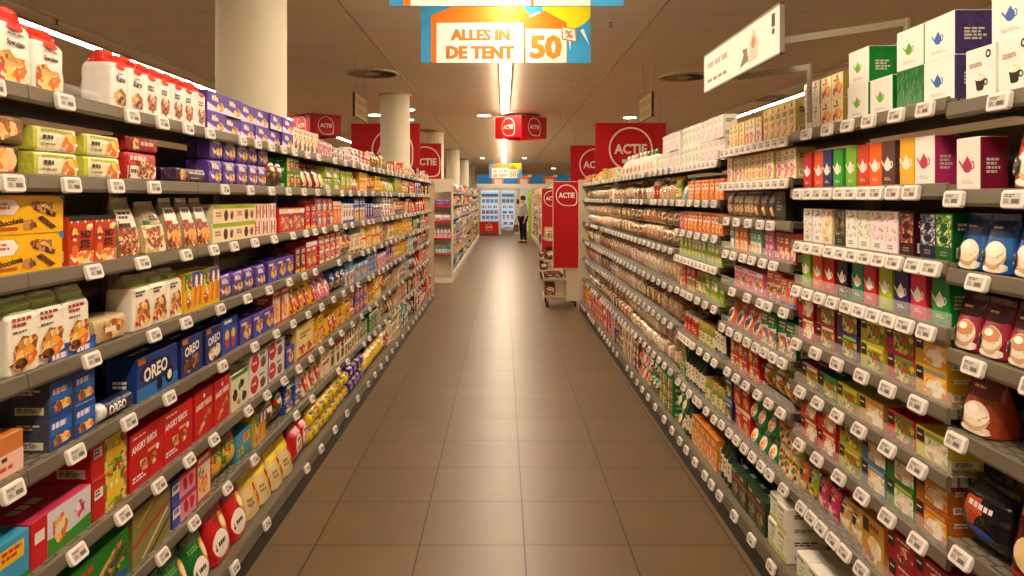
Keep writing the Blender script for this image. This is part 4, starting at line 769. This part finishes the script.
for k, li in enumerate((2, 3, 4, 5)):
    run('R', li, a, 4.99, e1, [('bread'+q+('' if li in (2, 5) else 'x'), 4 if i % 2 else 3, 2 if li in (2, 5) else 1) for i, q in enumerate(seqs[k])], tagstep=.12)
run('R', 6, a, 4.99, e1, [], 'green cream brown beige purple navy red orange red orange yellow orange', tagstep=.17)
# ------------------------------------------------------------------ signs and banners
RED = '#b80812'
def logo(mb, P, W, H, cu, cv, r, m=W_, th=.075, txt=.46, below=False):
    """the round ACTIE badge: ring squared off at its lower right, r is relative to H"""
    n = 48
    def pt(a, q):
        c, s = math.cos(a), math.sin(a)
        if s < 0 and c > 0: c, s = sup(c, s, 5)
        return (cu+r*q*c*H/W, cv+r*q*s)
    vs = [P(*pt(2*PI*k/n, 1), .002) for k in range(n)]+[P(*pt(2*PI*k/n, 1-th), .002) for k in range(n)]
    mb.add(vs, [(k, (k+1) % n, n+(k+1) % n, n+k) for k in range(n)], m)
    decal(mb, P, W, H, [('t', 'ACTIE', cu, cv, r*txt, m, 1.5*r*H/W)], .003)
def hang(parent, pts, ztop):
    for x, y in pts:
        m = MB(); m.tube([(x, y, ztop), (x, y, CEIL-parent.location.z-.001)], .003, '#8a8070', 6); m.build('hanger', parent)
# orange tent banners across the aisle
def tent_banner(y, x0, x1, z0, label, H=.5):
    W = x1-x0; t = empty('promotion_banner', ((x0+x1)/2, y, z0)); tag(t, label, 'banner', 'tent promotion banners')
    m = MB(); m.box(-W/2, W/2, 0, .012, 0, H, '#3ba0d8')
    P = lambda u, v, o: (-W/2+u*W, -o, v*H)
    OR, O2 = '#f07c14', '#c8721c'
    art = [('c', .87, 1.0, .44, '#f8e81c')]
    for k in range(9):
        a = R(-160+k*24); c, s = math.cos(a), math.sin(a); f = H/W
        art.append(('p', [(.87+.5*c*f-.03*s*f, 1+.5*s+.03*c), (.87+.8*c*f, 1+.8*s), (.87+.5*c*f+.03*s*f, 1+.5*s-.03*c)], '#e4f2ea'))
    art += [('p', [(.06, 0), (.06, .78), (.16, .9), (.22, 1), (.58, 1), (.64, .8), (.64, 0)], OR), ('p', [(.61, 0), (.61, .7), (.73, .86), (.86, .66), (.86, 0)], OR),
            ('r', .092, 0, .605, .66, '#f6efe6'), ('r', .618, 0, .858, .56, '#f6efe6'),
            *[('t', 'ALLES IN', .35+q, .46, .19, O2, .43) for q in (-.003, .003)], *[('t', 'DE TENT', .35+q, .17, .21, O2, .43) for q in (-.003, .003)], *[('t', '50', .737+q, .26, .4, '#e8861c', .2) for q in (-.004, .004)],
            ('p', [(.825, .6), (.83, .38), (.92, .34), (.915, .56)], O2), ('p', [(.833, .58), (.838, .4), (.912, .36), (.907, .545)], '#f6efe6'), ('t', '%', .872, .47, .14, O2, .06)]
    art = [a for a in art]
    # keep every printed point on the board
    def PP(u, v, o): return P(min(max(u, 0), 1), min(max(v, 0), 1), o)
    decal(m, PP, W, H, art, .0004)
    m.build('banner_board', t)
    hang(t, [(-W*.4, .006), (W*.4, .006)], H)
tent_banner(6.0, -.68, .72, 2.772, 'blue and orange tent banner above the red cube sign, reading ALLES IN DE TENT 50%')
tent_banner(4.27, -.67, .705, 2.785, 'nearest tent banner, cut off by the top of the photo')
tent_banner(31.8, -.63, .8, 2.53, 'far tent banner above the coolers, pale and orange', .66)
def board(name, x0, x1, y, z0, z1, lx, lr, label, cat, extra=False, lz=.5, th=.02):
    W, H = x1-x0, z1-z0; t = empty(name, ((x0+x1)/2, y, z0)); tag(t, label, cat, 'red promotion signs')
    m = MB(); m.box(-W/2, W/2, 0, th, 0, H, flat(RED, .55))
    P = lambda u, v, o: (-W/2+u*W, -o, v*H)
    logo(m, P, W, H, lx, lz, lr, '#f4d8c8')
    if extra: decal(m, P, W, H, [('b', lx-.12, lz-.32, lx+.16, lz-.2, 1, '#f4d8c8')], .003)
    m.build('sign_panel', t); hang(t, [(-W*.42, th/2), (W*.42, th/2)], H)
    return t
board('promotion_sign', -2.70, -1.48, 12.9, 2.05, 2.98, .60, .40, 'large red sign behind the second column', 'sign')
board('promotion_sign', -2.42, -1.50, 17.6, 2.09, 2.98, .57, .42, 'smaller red sign right of the second column', 'sign')
board('promotion_sign', 1.58, 2.80, 12.5, 2.05, 2.95, .5, .42, 'large red sign above the right shelves', 'sign', True)
board('promotion_sign', 1.62, 2.84, 17.6, 2.0, 2.93, .5, .42, 'red sign partly hidden behind the large right one', 'sign')
def cube_sign(x, y, z0, h, s, label):
    t = empty('cube_sign', (x, y, z0)); tag(t, label, 'sign', 'hanging red cube signs')
    for k in range(4):
        m = MB(); T = Matrix.Rotation(R(45+90*k), 4, 'Z') @ Matrix.Translation((0, -s/2, 0))
        m.box(-s/2, s/2, 0, .01, 0, h, flat(RED, .55), T)
        P = lambda u, v, o: tuple(T @ Vector((-s/2+u*s, -o, v*h)))
        logo(m, P, s, h, .5, .5, .42, '#f4d8c8'); m.build('sign_face', t)
    hang(t, [(-s*.6, 0), (s*.6, 0)], h)
cube_sign(.35, 14.4, 2.83, .42, .72, 'red four sided sign hanging above the aisle')
cube_sign(-3.9, 15.2, 2.93, .44, .72, 'red four sided sign above the left shelves')
for x, l in ((-1.75, 'tan sign board hanging left of the second column'), (1.75, 'tan sign board hanging right of the aisle')):
    t = empty('aisle_board', (x, 8.9, 2.62)); tag(t, l, 'sign')
    m = MB(); m.box(-.012, .012, -.38, .38, 0, .28, matte('#8a7656')); m.box(-.016, .016, -.385, -.37, -.005, .285, '#3c301e'); m.box(-.016, .016, .37, .385, -.005, .285, '#3c301e')
    decal(m, lambda u, v, o: (-.012*(1 if x < 0 else -1)*-1+o*(1 if x < 0 else -1), -.38+u*.76, v*.28), .76, .28, [('r', .08, .55, .92, .85, matte('#7d6a4b')), ('r', .08, .15, .92, .42, matte('#7d6a4b'))])
    m.build('board', t); hang(t, [(0, -.3), (0, .3)], .28)
# white bracket sign over the right shelves
t = empty('shelf_sign', (.95, 2.965, 2.157)); tag(t, 'white category sign held out over the right shelves', 'sign')
m = MB(); ya, yb = -.47, .47
T = Matrix.Rotation(R(-90), 4, 'Z')
m.box(-.47, .47, 0, .012, 0, .165, '#f0eae0', T); m.box(-.475, .475, -.002, .014, -.006, 0, '#8a8478', T); m.box(-.475, .475, -.002, .014, .165, .171, '#8a8478', T)
m.box(.47, .475, -.002, .014, -.006, .171, '#8a8478', T); m.box(-.475, -.47, -.002, .014, -.006, .171, '#8a8478', T)
P = lambda u, v, o: tuple(T @ Vector((-.47+u*.94, -o, v*.165)))
decal(m, P, .94, .165, [('b', .06, .5, .42, .74, 1, '#b4aca0'), ('b', .06, .14, .4, .28, 1, '#8a8478'), ('p', [(.55, .12), (.6, .4), (.58, .52), (.64, .52), (.66, .2)], '#7a6a5a'), ('p', [(.66, .14), (.68, .6), (.72, .9), (.78, .5), (.76, .14)], '#d8c8b4'), ('c', .72, .55, .14, '#c8744c'), ('r', .92, .62, .955, .9, '#4a4440'), ('r', .925, .46, .95, .58, '#4a4440')])
m.build('sign_panel', t)
for k, (pa, pb, zb) in enumerate((((.958, 2.52, 2.20), (1.335, 2.405, 2.239), 1.93), ((.958, 2.98, 2.15), (1.165, 2.765, 2.155), 1.945))):
    t = empty('sign_bracket', pb); tag(t, ['nearer', 'farther'][k]+' metal bracket arm carrying the white category sign', 'bracket', 'brackets of the white category sign')
    m = MB(); a = Vector(pa)-Vector(pb); d = a.normalized(); n = Vector((-d.y, d.x, 0))*.004
    vs = [tuple(q+o+Vector((0, 0, z))) for q in (Vector((0, 0, 0)), a) for o in (n, -n) for z in (-.012, .012)]
    m.add(vs, [(0, 1, 3, 2), (4, 6, 7, 5), (0, 4, 5, 1), (2, 3, 7, 6), (1, 5, 7, 3), (0, 2, 6, 4)], '#8f8470'); m.build('arm', t)
    m = MB(); m.box(-.005, .005, -.012, .012, zb-pb[2], .012, '#8f8470'); m.build('post', t)

# ------------------------------------------------------------------ end panels, aisle end
for sd_, sx, y, nm in (('L', -1, 11.803, 'left'), ('R', 1, 10.803, 'right')):
    m = MB(); m.box(min(sx*1.125, sx*1.56), max(sx*1.125, sx*1.56), 0, .03, 0, 1.93, '#d6c6a4'); m.box(min(sx*1.12, sx*1.125), max(sx*1.12, sx*1.125), 0, .03, 0, 1.93, '#c8473a' if sx < 0 else '#e0d4b8')  # red strip on the left edge is a red reflection put into the colour
    ut = UNITS[sd_][-1][2]; o = m.build('end_panel', ut, loc=(-ut.location.x, y-ut.location.y, 0))
def hbanner(rack, x, y, z0, w, h):
    t = empty('banner', (x, y, z0)-rack.location if 0 else Vector((x, y, z0))-rack.location); t.parent = rack
    m = MB(); m.box(-w/2, w/2, 0, .015, 0, h, flat(RED, .55))
    P = lambda u, v, o: (-w/2+u*w, -o, v*h)
    logo(m, P, w, h, .5, .845, .125, '#f8eee6', txt=.5); m.build('sign_panel', t)
    m = MB()
    for a in ((-w/2-.01, -w/2, -.01, h+.01), (w/2, w/2+.01, -.01, h+.01), (-w/2, w/2, -.01, 0), (-w/2, w/2, h, h+.01)): m.box(a[0], a[1], -.003, .018, a[2], a[3], '#d8c8b0')
    m.build('sign_frame', t)
def display(x, y, xs, label, seedn):
    """wheeled promotion rack: end board, three trays and castors"""
    t = empty('display_rack', (x, y, 0)); tag(t, label, 'display rack', 'wheeled promotion racks at the shelf end')
    w, dp = .52, .55
    m = MB(); m.box(w/2-.19, w/2, 0, dp, .1, 1.9, '#d8c9a8'); m.build('side_panel', t)
    lv = (.14, .40, .68, 1.0)
    for z in lv:
        m = MB(); m.box(-w/2, w/2-.19, 0, dp, z, z+.012, '#b8a888'); m.box(-w/2, w/2-.19, 0, .01, z, z+.045, '#cdbf9f'); m.box(-w/2, -w/2+.01, 0, dp, z, z+.045, '#cdbf9f'); m.build('tray', t)
    for sx_ in (-1, 1):
        for yy in (.05, dp-.05):
            m = MB(); T = Matrix.Translation((sx_*(w/2-.05), yy, .04)) @ Matrix.Rotation(PI/2, 4, 'Y')
            pr = [[tuple(T @ Vector((.04*math.cos(2*PI*k/14), .04*math.sin(2*PI*k/14), z))) for k in range(14)] for z in (-.015, .015)]
            m.loft(pr, '#1c1a18'); m.box(sx_*(w/2-.05)-.02, sx_*(w/2-.05)+.02, yy-.02, yy+.02, .075, .1, '#6a645a'); m.box(sx_*(w/2-.05)-.022, sx_*(w/2-.05)-.018, yy-.012, yy+.012, .04, .08, '#6a645a'); m.build('castor', t)
    rg = random.Random(seedn); hs = ['maroon', 'brown', 'beige', 'orange', 'brown']
    for i, z in enumerate(lv):
        k = gen(rg.choice(hs), (4, 1, 4, 6)[i % 4], 'L'); W, DD, H = DES[k]['size']; sc = min(1.6, .2/H, .3/W)
        nn = max(1, int(.31/(W*sc)))
        for r_ in range(3):
            for c in range(nn):
                o = inst(DES[k]['name'], pack_mesh(k), (x-w/2+.012+(c+.5)*W*sc, y+.02+(r_+.5)*(DD*sc+.008), z+.0125), 0); o.scale = (sc*.95,)*3
                tag(o, '%s %s tray %s, %s' % (['front', 'second row', 'third row', 'rear'][r_]+(['', ' left', ' right', ' outer'][min(3, (c+1) if nn > 1 else 0)]), DES[k]['desc'], ['one', 'two', 'three', 'four', 'five', 'six'][i], 'nearer rack' if seedn == 1 else 'farther rack'), DES[k]['cat'], '%s on the %s promotion rack' % (DES[k]['desc'], 'nearer' if seedn == 1 else 'farther'))
    return t
rk1 = display(.88, 11.0, 0, 'nearer wheeled rack with goods behind the tall red banner', 1)
rk2 = display(1.0, 14.9, 0, 'farther wheeled rack of packets behind the second tall red banner', 2)
hbanner(rk1, .955, 10.97, .60, .40, 1.3)
hbanner(rk2, .99, 14.87, .55, .40, 1.3)

# ------------------------------------------------------------------ shelving beyond
def far_unit(sx, y0, y1, xf, label, nl=7, mt='#cfc2a6'):
    t = empty('shelving_unit', (sx*(xf+.3), (y0+y1)/2, 0)); tag(t, label, 'shelving unit', 'shelving units beyond the cross aisle')
    h = (y1-y0)/2-.002
    m = MB(); m.box(-.02*sx-.01, -.02*sx+.01, -h, h, 0, 2.0, mt) if 0 else m.box(min(sx*.27, sx*.3), max(sx*.27, sx*.3), -h, h, 0, 2.0, mt); m.build('back_panel', t)
    m = MB(); m.box(-.3, .3 if sx > 0 else .3, -h, h, 0, .13, '#d8d0c0'); m.build('base_deck', t)
    zs = [.40+.27*k for k in range(nl-1)]
    for z in zs:
        m = MB(); m.box(min(-.27*sx, .268*sx), max(-.27*sx, .268*sx), -h, h, z, z+.025, '#a89c88'); m.build('shelf', t)
    return [.13]+[z+.025 for z in zs]
def far_fill(sx, y0, y1, xf, zs, hues, where, seedn, step):
    rg = random.Random(seedn); sd = 'L' if sx < 0 else 'R'; used2 = set()
    for li, z in enumerate(zs):
        y = y0+.02
        while y < y1-.3:
            for _ in range(30):
                k = gen(rg.choice(hues), rg.randrange(8), sd)
                if (k, li) not in used2: break
            used2.add((k, li)); W, DD, H = DES[k]['size']; sc = min(.22/H, 1.7); W *= sc; n = rg.choice(step)
            for i in range(n):
                if y+W > y1-.02: break
                o = inst(DES[k]['name'], pack_mesh(k), (sx*(xf+.04+DD*sc/2), y+W/2, z+.001), PI/2 if sx < 0 else -PI/2); o.scale = (sc,)*3
                tag(o, ' '.join(q for q in (posword(i, n), DES[k]['desc']) if q)+', %s %s' % (ordn[li]+' level', where), DES[k]['cat'], '%s, %s level %s' % (DES[k]['desc'], ordn[li], where)); y += W+.004
            y += rg.choice((0, .02, .05))
fh = ['white', 'cream', 'lime', 'sky', 'beige', 'pink', 'orange', 'teal', 'green', 'white', 'purple', 'red', 'cream', 'white']
for k in range(4): zs = far_unit(-1, 14.6+4*k, 18.6+4*k, 1.0, '%s tall shelving beyond the left red edged end display' % ordn[k])
far_fill(-1, 14.6, 30.6, 1.0, zs, fh, 'far left', 3, (3, 4, 5))
for k in range(3): zs = far_unit(1, 17.5+4.4*k, 21.9+4.4*k, 1.2, '%s shelving behind the second tall red banner' % ordn[k])
far_fill(1, 18.0, 30.6, 1.2, zs, fh, 'far right', 4, (3, 4, 5))
# end display of the left far gondola, facing the camera
t = empty('end_display', (-1.24, 14.2, 0)); tag(t, 'end display with red edged shelves beyond the left shelving', 'end display')
m = MB(); m.box(-.32, .24, .33, .36, 0, 2.03, '#d8ccb4'); m.build('back_panel', t)
for s in (-1, 1):
    m = MB(); m.box(-.32 if s < 0 else .22, -.30 if s < 0 else .24, 0, .33, .0, 2.03, '#e4d8c0'); m.build('side_panel', t)
m = MB(); m.box(-.3, .22, 0, .33, 0, .1, '#d8d0c0'); m.build('base_deck', t)
m = MB(); m.box(-.3, .22, 0, .015, 1.78, 2.03, '#e6ddc8'); m.build('header_panel', t)
zs = (.56, .87, 1.2, 1.5)
for z in zs:
    m = MB(); m.box(-.299, .219, .01, .329, z-.02, z, '#d8ccb8'); m.box(-.299, .219, .0, .0095, z-.03, z+.01, '#c82030'); m.build('shelf', t)
D('btl', 'shampoo_bottle', 'white bottle with pink label', 'bottle', (.06, .06, .2), '#efe6e2', [('b', .2, .3, .8, .5, 1, '#c83c6c')], lab='#f2c8d0', topc='#e890a8')
D('btt', 'shampoo_bottle', 'teal bottle with white cap', 'bottle', (.055, .055, .17), '#2c9a94', [], lab='#d8f0ea', topc='#f4f0ea')
D('pkp', 'tissue_pack', 'purple and white tissue pack', 'pil', (.16, .12, .13), 'film#a878b8', [('j', .5, .5, .3, .3, 'purple'), ('b', .2, .7, .8, .85, 1, W_)])
D('pkw', 'tissue_pack', 'white and pink tissue pack', 'pil', (.16, .12, .13), 'film#f2e6e4', [('j', .5, .4, .3, .3, 'pink')])
for z, k, n in ((.1, 'pkw', 0), (.56, 'btt', 8), (.87, 'btl', 7), (1.2, 'pkw', 3), (1.5, 'pkp', 3)):
    W, DD, H = DES[k]['size']
    for i in range(n):
        o = inst(DES[k]['name'], pack_mesh(k), (-1.54+.01+(i+.5)*.5/n, 14.2+.03+DD/2, z+.0005)); tag(o, '%s, place %s from the left on the red edged end display' % (DES[k]['desc'], ['one', 'two', 'three', 'four', 'five', 'six', 'seven', 'eight'][i]), DES[k]['cat'], DES[k]['desc']+' on the end display')
# lime marker posts of the cooler zone
for x, l in ((-1.1, 'left'), (1.13, 'right')):
    m = MB(); m.box(-.07, .07, 0, .05, 0, 1.95, '#a8c82c'); m.box(-.075, .075, -.002, .052, 1.95, 1.97, '#8aa820')
    o = m.build('marker_panel', loc=(x, 30.8, 0)); tag(o, 'tall lime green panel at the %s of the coolers' % l, 'panel')
# coolers
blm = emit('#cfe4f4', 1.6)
def cooler(x0, x1, label, seedn):
    w = x1-x0; t = empty('cooler', ((x0+x1)/2, 33.0, 0)); tag(t, label, 'cooler', 'upright coolers on the far side')
    m = MB()
    m.box(-w/2, w/2, .5, .55, 0, 2.1, '#c8d0d4'); m.box(-w/2, -w/2+.05, 0, .5, 0, 2.1, '#e4dfd4'); m.box(w/2-.05, w/2, 0, .5, 0, 2.1, '#e4dfd4')
    m.box(-w/2+.05, w/2-.05, 0, .5, 1.98, 2.1, '#e4dfd4'); m.box(-w/2+.05, w/2-.05, 0, .5, 0, .2, '#8a8880'); m.build('cabinet', t)
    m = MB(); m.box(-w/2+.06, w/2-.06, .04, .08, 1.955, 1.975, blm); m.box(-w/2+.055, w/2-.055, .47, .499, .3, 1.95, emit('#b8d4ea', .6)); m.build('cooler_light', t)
    rg = random.Random(seedn); zs = [.2+.25*k for k in range(7)]
    for li, z in enumerate(zs):
        if li: m = MB(); m.box(-w/2+.051, w/2-.051, .06, .46, z-.02, z, '#e8ecee'); m.build('shelf', t)
        k = gen(rg.choice(['sky', 'white', 'blue', 'navy', 'white', 'teal']), rg.choice((0, 3, 5, 7)), 'L'); W, DD, H = DES[k]['size']; sc = min(.19/H, 1.4); W *= sc; n = int((w-.14)/W)
        for i in range(n):
            o = inst(DES[k]['name'], pack_mesh(k), ((x0+x1)/2-w/2+.07+(i+.5)*(w-.14)/n, 33.12, z+.001)); o.scale = (sc*.97,)*3
            tag(o, '%s%s, %s level, %s cooler' % (posword(i, n)+' ' if 0 else ordn[min(i, 11)]+' from left ', DES[k]['desc'].replace(' with', ','), ordn[li], 'left' if seedn == 7 else 'right'), DES[k]['cat'], DES[k]['desc']+', %s level of a cooler' % ordn[li])
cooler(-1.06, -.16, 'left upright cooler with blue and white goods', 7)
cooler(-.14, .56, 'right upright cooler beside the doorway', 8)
t = empty('chest_freezer', (-.63, 31.9, 0)); tag(t, 'low bin with red front standing before the left cooler', 'chest freezer')
m = MB(); m.box(-.42, .42, 0, .6, 0, .14, '#4a4640'); m.box(-.42, .42, 0, .03, .14, .62, RED); m.box(-.42, .42, .57, .6, .14, .62, RED); m.box(-.42, -.39, .03, .57, .14, .62, '#d8d0c0'); m.box(.39, .42, .03, .57, .14, .62, '#d8d0c0'); m.box(-.39, .39, .03, .57, .14, .16, '#d8d0c0')
m.build('bin', t)
m = MB(); P = lambda u, v, o: (-.42+u*.84, -o, .14+v*.48); logo(m, P, .84, .48, .5, .5, .3, W_); m.box(-.4, .4, .002, .02, .62, .64, '#e8e0d0'); m.build('front_badge', t)
for i in range(4):
    for j in range(2):
        k = gen(['beige', 'cream', 'brown', 'orange'][i], 6, 'L'); o = inst('frozen_pack', pack_mesh(k), (-.93+i*.2, 32.12+j*.2, .161)); o.scale = (1.0, 1.2, 3.2)
        tag(o, '%s %s pack standing in the red fronted bin' % (['front', 'rear'][j], ['beige', 'cream', 'brown', 'orange'][i]), 'pack', 'packs in the red fronted bin')
# header frieze over the coolers
t = empty('cooler_header', (.55, 32.98, 2.1)); tag(t, 'blue frieze with orange tents over the coolers', 'header')
m = MB(); m.box(-1.75, 3.2, 0, .06, 0, .2, '#efe4cc'); m.build('cream_band', t)
m = MB(); m.box(-1.75, 3.2, 0, .04, .2, .62, '#2c7cc8')
P = lambda u, v, o: (-1.75+4.95*u, -o, .2+.42*v)
for k in range(4):
    u = .2+.235*k
    decal(m, P, 4.95, .42, [('p', [(u-.055, 0), (u-.06, .5), (u-.04, .85), (u+.03, .85), (u+.045, .6), (u+.045, 0)], '#ea6c1c'), ('p', [(u-.04, 0), (u-.04, .5), (u+.03, .5), (u+.03, 0)], '#f4d8b8'), ('e', u+.05, .86, .022, .13, '#f4d01c')])
m.build('tent_frieze', t)
for x0, x1, l in ((-1.75, -1.10, 'left of the coolers'), (.60, .78, 'between cooler and doorway'), (1.3, 3.8, 'right of the doorway')):
    m = MB(); m.box(x0, x1, 0, .1, 0, 2.095, '#e0d2b4'); o = m.build('partition_panel', loc=(0, 33.05, 0)); tag(o, 'cream partition panel %s' % l, 'panel')
# lit room behind the doorway
m = MB(); m.box(.5, 1.8, 0, .1, 0, 2.5, '#dfe6ea'); o = m.build('partition_panel', loc=(0, 36, 0)); tag(o, 'pale panel seen through the doorway', 'panel')
t = empty('wall_clock', (.66, 33.03, 1.5)); tag(t, 'small black card reader on the cream pillar', 'card reader')
m = MB(); m.box(-.06, .06, -.03, .018, -.1, .1, '#1c1a1a'); m.box(-.045, .045, -.033, -.03, 0, .07, '#4a5458'); m.build('reader_body', t); t.name = 'card_reader'
# three added downlights, put in only to brighten the far zone
for k in range(3): downlight(-.9+.9*k, 31.2, '%s added fill downlight in front of the coolers' % ['left', 'middle', 'right'][k], .09)

# ------------------------------------------------------------------ the shopper
def skin(name, nodes, edges, rad, m, parent, lvl=2):
    me = bpy.data.meshes.new(name); me.from_pydata(nodes, edges, []); me.materials.append(mat(m))
    o = bpy.data.objects.new(name, me); COL.objects.link(o); o.parent = parent
    md = o.modifiers.new('skin', 'SKIN'); md.use_smooth_shade = True
    for i, r in enumerate(rad): me.skin_vertices[0].data[i].radius = r if isinstance(r, tuple) else (r, r)
    me.skin_vertices[0].data[0].use_root = True
    s = o.modifiers.new('sub', 'SUBSURF'); s.levels = lvl; s.render_levels = lvl
    return o
p = empty('person', (.72, 26.8, 0), R(-65)); tag(p, 'person in grey shirt and dark trousers holding a brown bag', 'person')
# body: faces -Y-left, three quarter view
body = [(0, 0, .93), (0, 0, 1.1), (0, .0, 1.28), (0, 0, 1.40), (0, -.01, 1.47), (0, -.015, 1.53), (0, -.02, 1.6), (0, -.02, 1.68),
        (-.09, 0, .90), (-.1, -.02, .5), (-.1, .02, .09), (-.1, -.13, .04),
        (.09, 0, .90), (.1, .02, .5), (.11, .06, .09), (.11, -.09, .04),
        (-.17, 0, 1.38), (-.22, .03, 1.12), (-.17, -.14, .93), (-.15, -.2, .87),
        (.17, 0, 1.38), (.23, .04, 1.12), (.24, -.03, .88), (.24, -.06, .8)]
ed = [(0, 1), (1, 2), (2, 3), (3, 4), (4, 5), (5, 6), (6, 7), (0, 8), (8, 9), (9, 10), (10, 11), (0, 12), (12, 13), (13, 14), (14, 15), (3, 16), (16, 17), (17, 18), (18, 19), (3, 20), (20, 21), (21, 22), (22, 23)]
rd = [(.13, .1), (.13, .095), (.15, .1), (.13, .08), .05, .055, (.075, .09), (.06, .075), .09, .06, .042, .035, .09, .06, .042, .035, .055, .042, .03, .032, .055, .042, .03, .032]
skin('body', body, ed, rd, flat('#b88a6c', .6), p)
def ch(nm, idx, eds, grow, m):
    nodes = [body[i] for i in idx]; es = [(idx.index(a), idx.index(b)) for a, b in eds]
    rr = [tuple(q+grow for q in (rd[i] if isinstance(rd[i], tuple) else (rd[i], rd[i]))) for i in idx]
    return skin(nm, nodes, es, rr, m, p)
ch('shirt', [1, 0, 2, 3, 4, 16, 17, 18, 20, 21, 22], [(0, 1), (1, 2), (2, 3), (3, 4), (3, 16), (16, 17), (17, 18), (3, 20), (20, 21), (21, 22)], .02, flat('#9c9a9c', .8))
ch('trousers', [0, 8, 9, 10, 12, 13, 14], [(0, 8), (8, 9), (9, 10), (0, 12), (12, 13), (13, 14)], .016, flat('#1c1a20', .8))
for s, (a, b) in ((-1, (10, 11)), (1, (14, 15))):
    A, B = Vector(body[a]), Vector(body[b])
    m = MB(); rings = []
    for t_, wv, hv in ((-.05, .035, .05), (0, .045, .08), (.06, .048, .075), (.12, .045, .05), (.17, .03, .035)):
        rings.append([(A.x+wv*math.cos(2*PI*k/12), A.y-t_+.0, max(.002, .04+hv*.5*math.sin(2*PI*k/12)+(.0))) for k in range(12)])
    m.loft(rings, '#141214'); m.build('shoe', p)
m = MB()
m.lathe([(.03, 1.745), (.07, 1.735), (.092, 1.70), (.1, 1.65), (.098, 1.61), (.09, 1.585)], flat('#1c1410', .7), 16, (0, .005, -.0)); m.build('hair', p)
m = MB()
for sx_ in (-1, 1):
    m.lathe([(.001, -.01), (.009, 0), (.001, .01)], '#1c1410', 8, (sx_*.032, -.1, 1.635)); m.lathe([(.004, -.02), (.012, 0), (.01, .025), (.003, .035)], '#b88a6c', 8, (sx_*.082, -.01, 1.63))
m.lathe([(.012, -.015), (.01, 0), (.005, .03)], '#b88a6c', 8, (0, -.112, 1.61)); m.box(-.022, .022, -.104, -.098, 1.572, 1.578, '#8a4a40'); m.build('face', p)
for hx, hy, hz in ((-.15, -.2, .86), (.24, -.06, .79)):
    m = MB()
    for f in range(4): m.tube([(hx-.03+.02*f, hy-.01, hz+.01), (hx-.03+.02*f, hy-.03, hz-.04), (hx-.03+.02*f, hy-.015, hz-.07-.006*(f in (1, 2)))], .0095, '#b88a6c', 6)
    m.tube([(hx-.04, hy, hz+.02), (hx-.05, hy-.03, hz-.02)], .01, '#b88a6c', 6); m.build('hand', p)
t = empty('shopping_bag', (.47, 26.86, .53)); tag(t, 'brown shopping bag held by the person in grey', 'bag')
m = MB(); m.loft([[(wx*cx, dx*cy, z) for cx, cy in (sup(math.cos(2*PI*(k+.5)/20), math.sin(2*PI*(k+.5)/20), 6) for k in range(20))] for wx, dx, z in ((.09, .11, -.12), (.1, .13, -.08), (.1, .12, .06), (.085, .1, .14))], flat('#6a4426', .6)); m.build('bag_body', t)
m = MB(); m.tube([(-.05, 0, .13), (-.045, 0, .24), (0, 0, .29), (.045, 0, .24), (.05, 0, .13)], .008, '#3a2416'); m.build('bag_handle', t)
print('COUNTS', sorted(COUNT.items(), key=lambda q: -q[1]))
